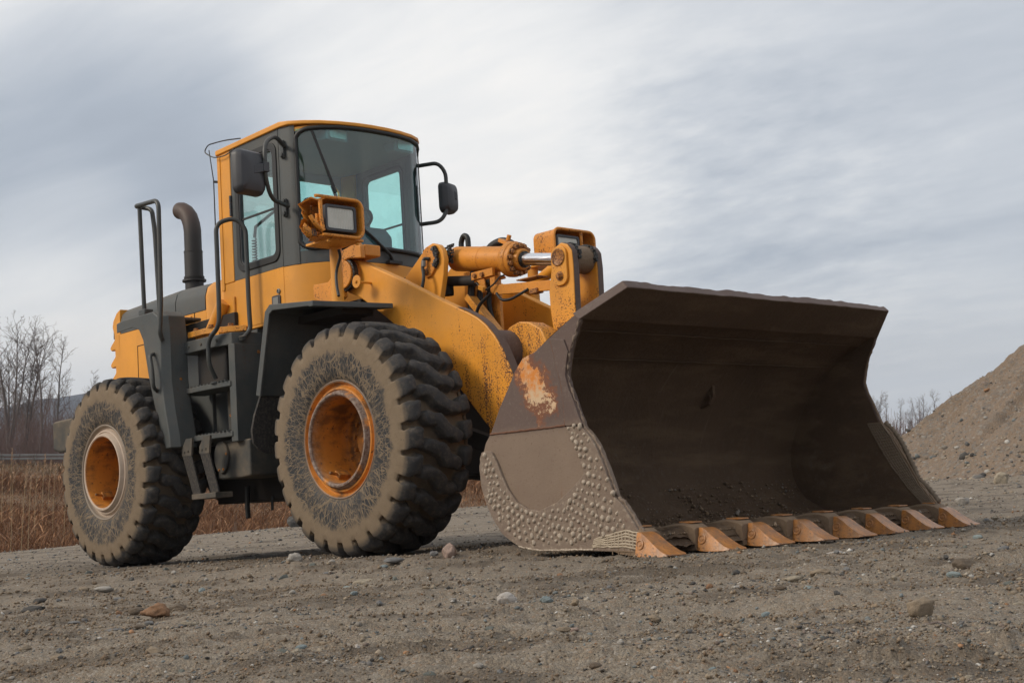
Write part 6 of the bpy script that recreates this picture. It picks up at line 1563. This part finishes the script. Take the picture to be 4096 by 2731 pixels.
for (n, r0, r1, s0, s1, sd2) in ((42000, 1.5, 3.6, .0028, .011, 21), (34000, 3.2, 7.0, .005, .018, 22), (16000, 6.5, 12, .010, .03, 23)):
    n, pos, sz = crumbs(n, r0, r1, s0, s1, sd2); v, f, c = pebbles(n, pos, sz, sd2+50, base='oct', tints=SOIL, tw=[.35, .3, .2, .15], flat=.8); VV.append(v); FF.append(f+off); CC.append(c); off += len(v)
o = rawmesh('pebbles', np.concatenate(VV), np.concatenate(FF), m_grit, None, smooth=False, attrs={'tint': np.concatenate(CC)}, kind='stuff', label='loose grit and pebbles strewn over the gravel ground'); o.matrix_world = TILT
# stones rolled down the pile
g = np.random.default_rng(77); n = 9000; d_ = 10.3*np.sqrt(g.uniform(.02, 1, n)); t_ = g.uniform(0, 2*np.pi, n); x_, y_ = d_*np.cos(t_), d_*np.sin(t_)
pb = pile_base(pc[0]+x_, pc[1]+y_); sz = .035*(1-g.random(n)*(1-(.035/.26)**2.3))**(-1/2.3)*(1+.6*sstep(d_, 7.5, 9.5))
pos = np.stack([pb[:, 0], pb[:, 1], pb[:, 2]+pile_h(x_, y_)-.05+sz*.05], -1)
v, f, c = pebbles(n, pos, sz, 5, base='ico'); rawmesh('pile_stones', v, f, m_grit, None, smooth=False, attrs={'tint': c*.95}, kind='stuff', label='stones and cobbles lying on the slope of the gravel pile')

# individual stones
def stone_mesh(seed, tint, ang=.18, flat=.6, long=1.3):
    bm = bmesh.new(); bmesh.ops.create_icosphere(bm, subdivisions=4, radius=1.0); g = random.Random(seed)
    P = np.array([v.co[:] for v in bm.verts]); N0 = P.copy()
    for _ in range(9):                           # chop facets
        n = np.array([g.gauss(0, 1), g.gauss(0, 1), g.gauss(0, 1)]); n /= np.linalg.norm(n); dd = g.uniform(.62, .95); k = P @ n; ov = np.maximum(0, k-dd); P -= (ov*.85)[:, None]*n
    nz = fbm(N0[:, 0]*2.1+seed, N0[:, 1]*2.1+N0[:, 2]*1.7, 4, seed)*ang+fbm(N0[:, 0]*7+seed, N0[:, 1]*7+N0[:, 2]*5, 3, seed+5)*.05
    P *= (1+nz)[:, None]; P *= np.array([long, 1.0, flat*1.25])*.5
    F = np.array([[v.index for v in f.verts] for f in bm.faces]); bm.free()
    o = rawmesh('stone', P, F, m_stone, None, attrs={'tint': np.tile(np.array(tint), (len(P), 1))}); me = o.data; bpy.data.objects.remove(o); return me
COLS = {'pale': (.40, .37, .33), 'grey': (.20, .20, .20), 'dark': (.085, .083, .08), 'tan': (.32, .25, .175), 'cream': (.40, .34, .255), 'orange': (.30, .165, .090), 'brown': (.155, .118, .085), 'white': (.56, .52, .48), 'blue': (.27, .325, .33), 'pink': (.40, .29, .24), 'green': (.15, .165, .15)}
vid = [0]
def stone(x, y, w, col, label, long=1.3, flat=.6, ang=.18, rot=0.0, group=None, sink=.06):
    vid[0] += 1
    o = bpy.data.objects.new('stone', stone_mesh(vid[0]*3+1, COLS[col], ang, flat, long)); COL.objects.link(o)
    s = w/long*1.12; ta = math.atan2(RGT[1], RGT[0]); place(o, (x, y, gz1(x, y)+s*flat*(.5-sink)), (0, random.uniform(-.08, .08), ta+rot), s)
    o['label'] = label; o['category'] = 'stone'
    if group: o['group'] = group
B = [
 (.731, -2.262, .085, 'pale', 'pale angular rock on the gravel just in front of the front tyre', 1.2, .75, .25),
 (1.631, -3.987, .093, 'pale', 'flat pale grey stone before the rear tyre, the largest there', 1.9, .42, .1),
 (1.426, -3.987, .051, 'tan', 'small tan stone beside the flat pale one before the rear tyre', 1.5, .55, .2),
 (2.138, -4.584, .100, 'dark', 'long dark grey stone shaped like a bone near the left edge', 2.6, .62, .2),
 (1.775, -4.380, .054, 'dark', 'small grey stone just below the long dark bone shaped one', 1.5, .5, .1),
 (2.002, -4.125, .074, 'grey', 'flat light grey stone lying behind the orange brown brick like stone', 2.0, .42, .1),
 (3.108, -4.626, .052, 'brown', 'round pinkish grey stone half buried left of the orange brown one', 1.3, .7, .15),
 (3.374, -4.693, .100, 'orange', 'orange brown blocky stone like a broken brick in the left foreground', 1.8, .75, .3),
 (3.021, -4.391, .075, 'brown', 'dark brown jagged clod of earth right behind the orange brown stone', 1.9, .6, .45),
 (3.836, -4.834, .053, 'cream', 'cream coloured slab of stone right of the orange brown one', 1.8, .5, .3),
 (3.162, -4.898, .045, 'grey', 'small flat grey stone left of the orange brown one', 1.9, .4, .1),
 (3.790, -5.073, .063, 'grey', 'long flat grey slate lying below the orange brown stone', 2.4, .4, .12),
 (3.536, -4.812, .030, 'grey', 'small blue grey stone touching the orange brown one', 1.4, .7, .2),
 (4.446, -5.577, .038, 'tan', 'broad tan stone near the bottom left corner', 1.6, .6, .15),
 (4.821, -5.509, .043, 'tan', 'rounded tan stone half buried below the flat grey slate', 1.6, .6, .15),
 (5.370, -5.373, .026, 'pale', 'flat pale pebble left of the white shard', 1.8, .4, .1),
 (1.615, -1.773, .072, 'pink', 'tan wedge shaped rock standing on edge between tyre and bucket', 1.05, .95, .3),
 (1.463, -1.767, .053, 'grey', 'small grey white rock leaning on the tan wedge', 1.3, .7, .3),
 (1.621, -2.201, .123, 'grey', 'long smooth grey stone in front of the front tyre', 2.2, .5, .08),
 (1.626, -2.281, .045, 'blue', 'small blue grey stone just below the long smooth one', 1.3, .6, .15),
 (2.432, -3.037, .105, 'cream', 'cream coloured stone with a tail like a club', 2.2, .5, .25),
 (1.586, -2.634, .055, 'grey', 'flat grey stone with a blue chip beside it, below the front tyre', 1.8, .45, .12),
 (4.645, -4.173, .060, 'white', 'white quartz lump in the centre of the foreground', 1.5, .8, .2),
 (4.796, -4.146, .037, 'blue', 'pale blue green stone right of the white quartz lump', 1.5, .7, .3),
 (4.384, -4.173, .024, 'pale', 'small pale stone left of the white quartz lump', 1.4, .6, .2),
 (5.409, -5.343, .017, 'white', 'upright white shard near the bottom of the picture', .8, 1.5, .3),
 (5.389, -5.301, .015, 'white', 'small white chip right beside the upright white shard', 1.4, .7, .3),
 (5.746, -5.045, .031, 'tan', 'smooth yellowish tan pebble in a cluster of pebbles', 1.9, .6, .06),
 (5.684, -5.007, .021, 'dark', 'dark pebble just behind the yellowish tan one', 1.7, .5, .06),
 (5.719, -4.985, .022, 'pink', 'pink pebble right of the yellowish tan one', 1.6, .6, .1),
 (5.737, -5.109, .040, 'brown', 'flat brown stone left of the yellowish tan pebble', 2.2, .5, .2),
 (5.698, -4.691, .036, 'green', 'greenish grey stone half buried, below the first bucket tooth', 1.5, .65, .15),
 (6.232, -5.466, .022, 'brown', 'brown oval pebble at the very bottom centre', 1.6, .6, .06),
 (4.045, -1.429, .088, 'white', 'white pink stone lying in front of the fourth bucket tooth', 2.0, .65, .2),
 (5.627, -3.087, .080, 'brown', 'round brown rock right of the middle, darkest of the big ones', 1.7, .8, .2),
 (6.391, -4.668, .055, 'tan', 'large tan rock at the lower right with a pointed top', 1.5, .85, .25),
 (5.237, -3.464, .058, 'cream', 'cream striped flat stone right of centre', 2.0, .5, .2),
 (5.269, -3.360, .054, 'tan', 'knobby tan stone right beside the cream striped one', 1.6, .6, .35),
 (5.269, -3.805, .033, 'pale', 'smooth pale oval pebble, pale green grey', 1.9, .55, .06),
 (5.538, -3.823, .029, 'blue', 'blue grey wedge pebble right of the long flat one', 1.5, .7, .15),
 (5.412, -3.783, .045, 'brown', 'long flat brown stone between the pale oval and the blue wedge', 2.2, .45, .15),
 (5.709, -4.703, .034, 'tan', 'tan stone beside the greenish grey one in the right foreground', 1.5, .7, .2),
 (4.588, -2.914, .031, 'dark', 'dark round pebble in the trio below the second tooth', 1.4, .8, .06),
 (4.588, -2.869, .028, 'brown', 'brown pebble, middle of the trio below the second tooth', 1.4, .7, .1),
 (4.790, -3.084, .030, 'dark', 'blue black egg shaped pebble below the trio', 1.3, .9, .06),
 (5.146, -1.876, .046, 'grey', 'grey flat stone with a pale side at the right edge below the last teeth', 1.7, .55, .15),
 (3.593, -.481, .045, 'grey', 'grey flat stone in front of the fifth tooth', 1.9, .45, .1),
 (2.985, 1.110, .060, 'brown', 'earthy stone wedged at the sixth tooth tip', 1.4, .8, .25),
 (5.963, -3.557, .030, 'dark', 'dark wet looking pebble below the round brown rock', 1.7, .55, .1),
 (6.053, -3.628, .029, 'green', 'green grey pebble right of the dark wet looking one', 1.7, .6, .1),
 (6.165, -4.748, .025, 'dark', 'flat dark slate chip left of the large tan rock', 2.4, .3, .1),
 (5.101, -4.041, .033, 'pale', 'flat striped pale stone left of the pale oval pebble', 2.2, .4, .1),
]
for (x, y, w, col, lab, lg, fl, ag) in B: stone(x, y, w, col, lab, lg, fl, ag, random.uniform(-.25, .25))
# two pale stones farther off, one at the pile foot
def stone_w(px, r, w, col, lab, dz=.0):
    a = math.atan((px-2048)/5553.0); x = CX+r*(FWD[0]*math.cos(a)+RGT[0]*math.sin(a)); y = CY+r*(FWD[1]*math.cos(a)+RGT[1]*math.sin(a)); stone(x, y, w, col, lab, 1.3, .8, .2)
stone_w(3950, 22.3, .24, 'cream', 'pale boulder at the foot of the gravel pile, biggest there'); stone_w(3788, 15.5, .13, 'pale', 'pale stone on the ground right of the last bucket tooth'); stone_w(1140, 28, .30, 'dark', 'dark grey flat stone at the grass edge seen between the wheels')
# the next largest, alike in all but place
kinds = [stone_mesh(900+k, COLS[c], .16, .55+.1*(k % 3), 1.2+.25*(k % 4)) for k, c in enumerate(('grey', 'grey', 'tan', 'brown', 'dark', 'pale', 'tan', 'blue', 'orange', 'brown', 'cream', 'green'))]
gg = random.Random(17); cnt = 0; KN = ('grey', 'smooth grey', 'tan', 'brown', 'dark', 'pale', 'flat tan', 'bluish', 'orange brown', 'flat brown', 'cream', 'greenish grey')
while cnt < 215:
    r = 2.1+9.5*gg.random()**1.5; a = gg.uniform(-.36, .36); x = CX+r*(FWD[0]*math.cos(a)+RGT[0]*math.sin(a)); y = CY+r*(FWD[1]*math.cos(a)+RGT[1]*math.sin(a))
    if (-4.4 < x < 3.3 and -1.6 < y < 1.7) or min((x-b_[0])**2+(y-b_[1])**2 for b_ in B) < .004: continue
    ki = gg.randrange(12); o = bpy.data.objects.new('stone', kinds[ki]); COL.objects.link(o); s = gg.uniform(.011, .019)*(r/3.2)**.75
    place(o, (x, y, gz1(x, y)+s*.16), (gg.uniform(-.2, .2), gg.uniform(-.2, .2), gg.uniform(0, 6.28)), s); cnt += 1
    o['label'] = 'small %s loose stone %s' % (KN[ki], 'in the nearest strip of gravel' if r < 3.3 else 'on the gravel before the bucket teeth' if a > .02 else 'on the gravel before the front tyre' if a > -.19 else 'on the gravel before the rear tyre'); o['category'] = 'stone'; o['group'] = 'small stones scattered over the gravel'
# twigs
def twig(pts, r, label):
    b = MB(); P = [Vector((x, y, gz1(x, y)+.006)) for x, y in pts]; b.tube(P, [r*(1-.6*i/(len(P)-1)) for i in range(len(P))], 6); o = b.build('twig', m_twig, None, label=label, category='twig'); o.matrix_world = TILT
twig([(5.774, -5.494), (5.731, -5.44), (5.734, -5.399), (5.752, -5.373), (5.771, -5.344)], .0035, 'crooked dark twig lying near the bottom centre of the gravel')
twig([(6.427, -4.782), (6.481, -4.815), (6.509, -4.811), (6.575, -4.858)], .003, 'thin dark twig lying below the large tan rock')

# crumbs of earth in the bucket bowl
g = np.random.default_rng(5); n = 5200; ia = (len(BK)*np.clip(1-.48*g.random(n)**1.3, 0, .985)).astype(int); yb = g.uniform(-1.44, 1.44, n)
lift = .035*sstep(ia/len(BK), .62, .80)*.6+.012
pos = np.stack([BK[ia, 0]+NRM[ia, 0]*lift, yb, BK[ia, 1]+NRM[ia, 1]*lift], -1); sz = .007*(1-g.random(n)*(1-(.007/.045)**2.2))**(-1/2.2)
v, f, c = pebbles(n, pos, sz, 91, base='oct', tints=[(.20, .14, .09), (.14, .10, .065), (.26, .19, .13), (.24, .21, .18)], tw=[.4, .3, .2, .1], flat=.9)
rawmesh('loose_earth', v, f, m_grit, BUCK, smooth=False, attrs={'tint': c}, kind='stuff')

# ------------------------------------------------------------------ haze over the valley
bm = bmesh.new(); bmesh.ops.create_cube(bm, size=1.0); me = bpy.data.meshes.new('haze'); bm.to_mesh(me); bm.free()
hz_o = bpy.data.objects.new('haze', me); COL.objects.link(hz_o); hz_o.scale = (6400, 6400, 260); hz_o.location = (0, 0, 90); hz_o['kind'] = 'stuff'; hz_o['label'] = 'thin blue haze that pales the far mountain'
hm = bpy.data.materials.new('haze'); hm.use_nodes = True; hm.node_tree.nodes.clear(); N = NT(hm.node_tree)
ho = N.add('ShaderNodeOutputMaterial'); pv = N.add('ShaderNodeVolumePrincipled'); pv.inputs['Color'].default_value = (.72, .83, 1.0, 1); pv.inputs['Density'].default_value = .00032; pv.inputs['Anisotropy'].default_value = .2
N.L.new(pv.outputs[0], ho.inputs['Volume']); me.materials.append(hm)
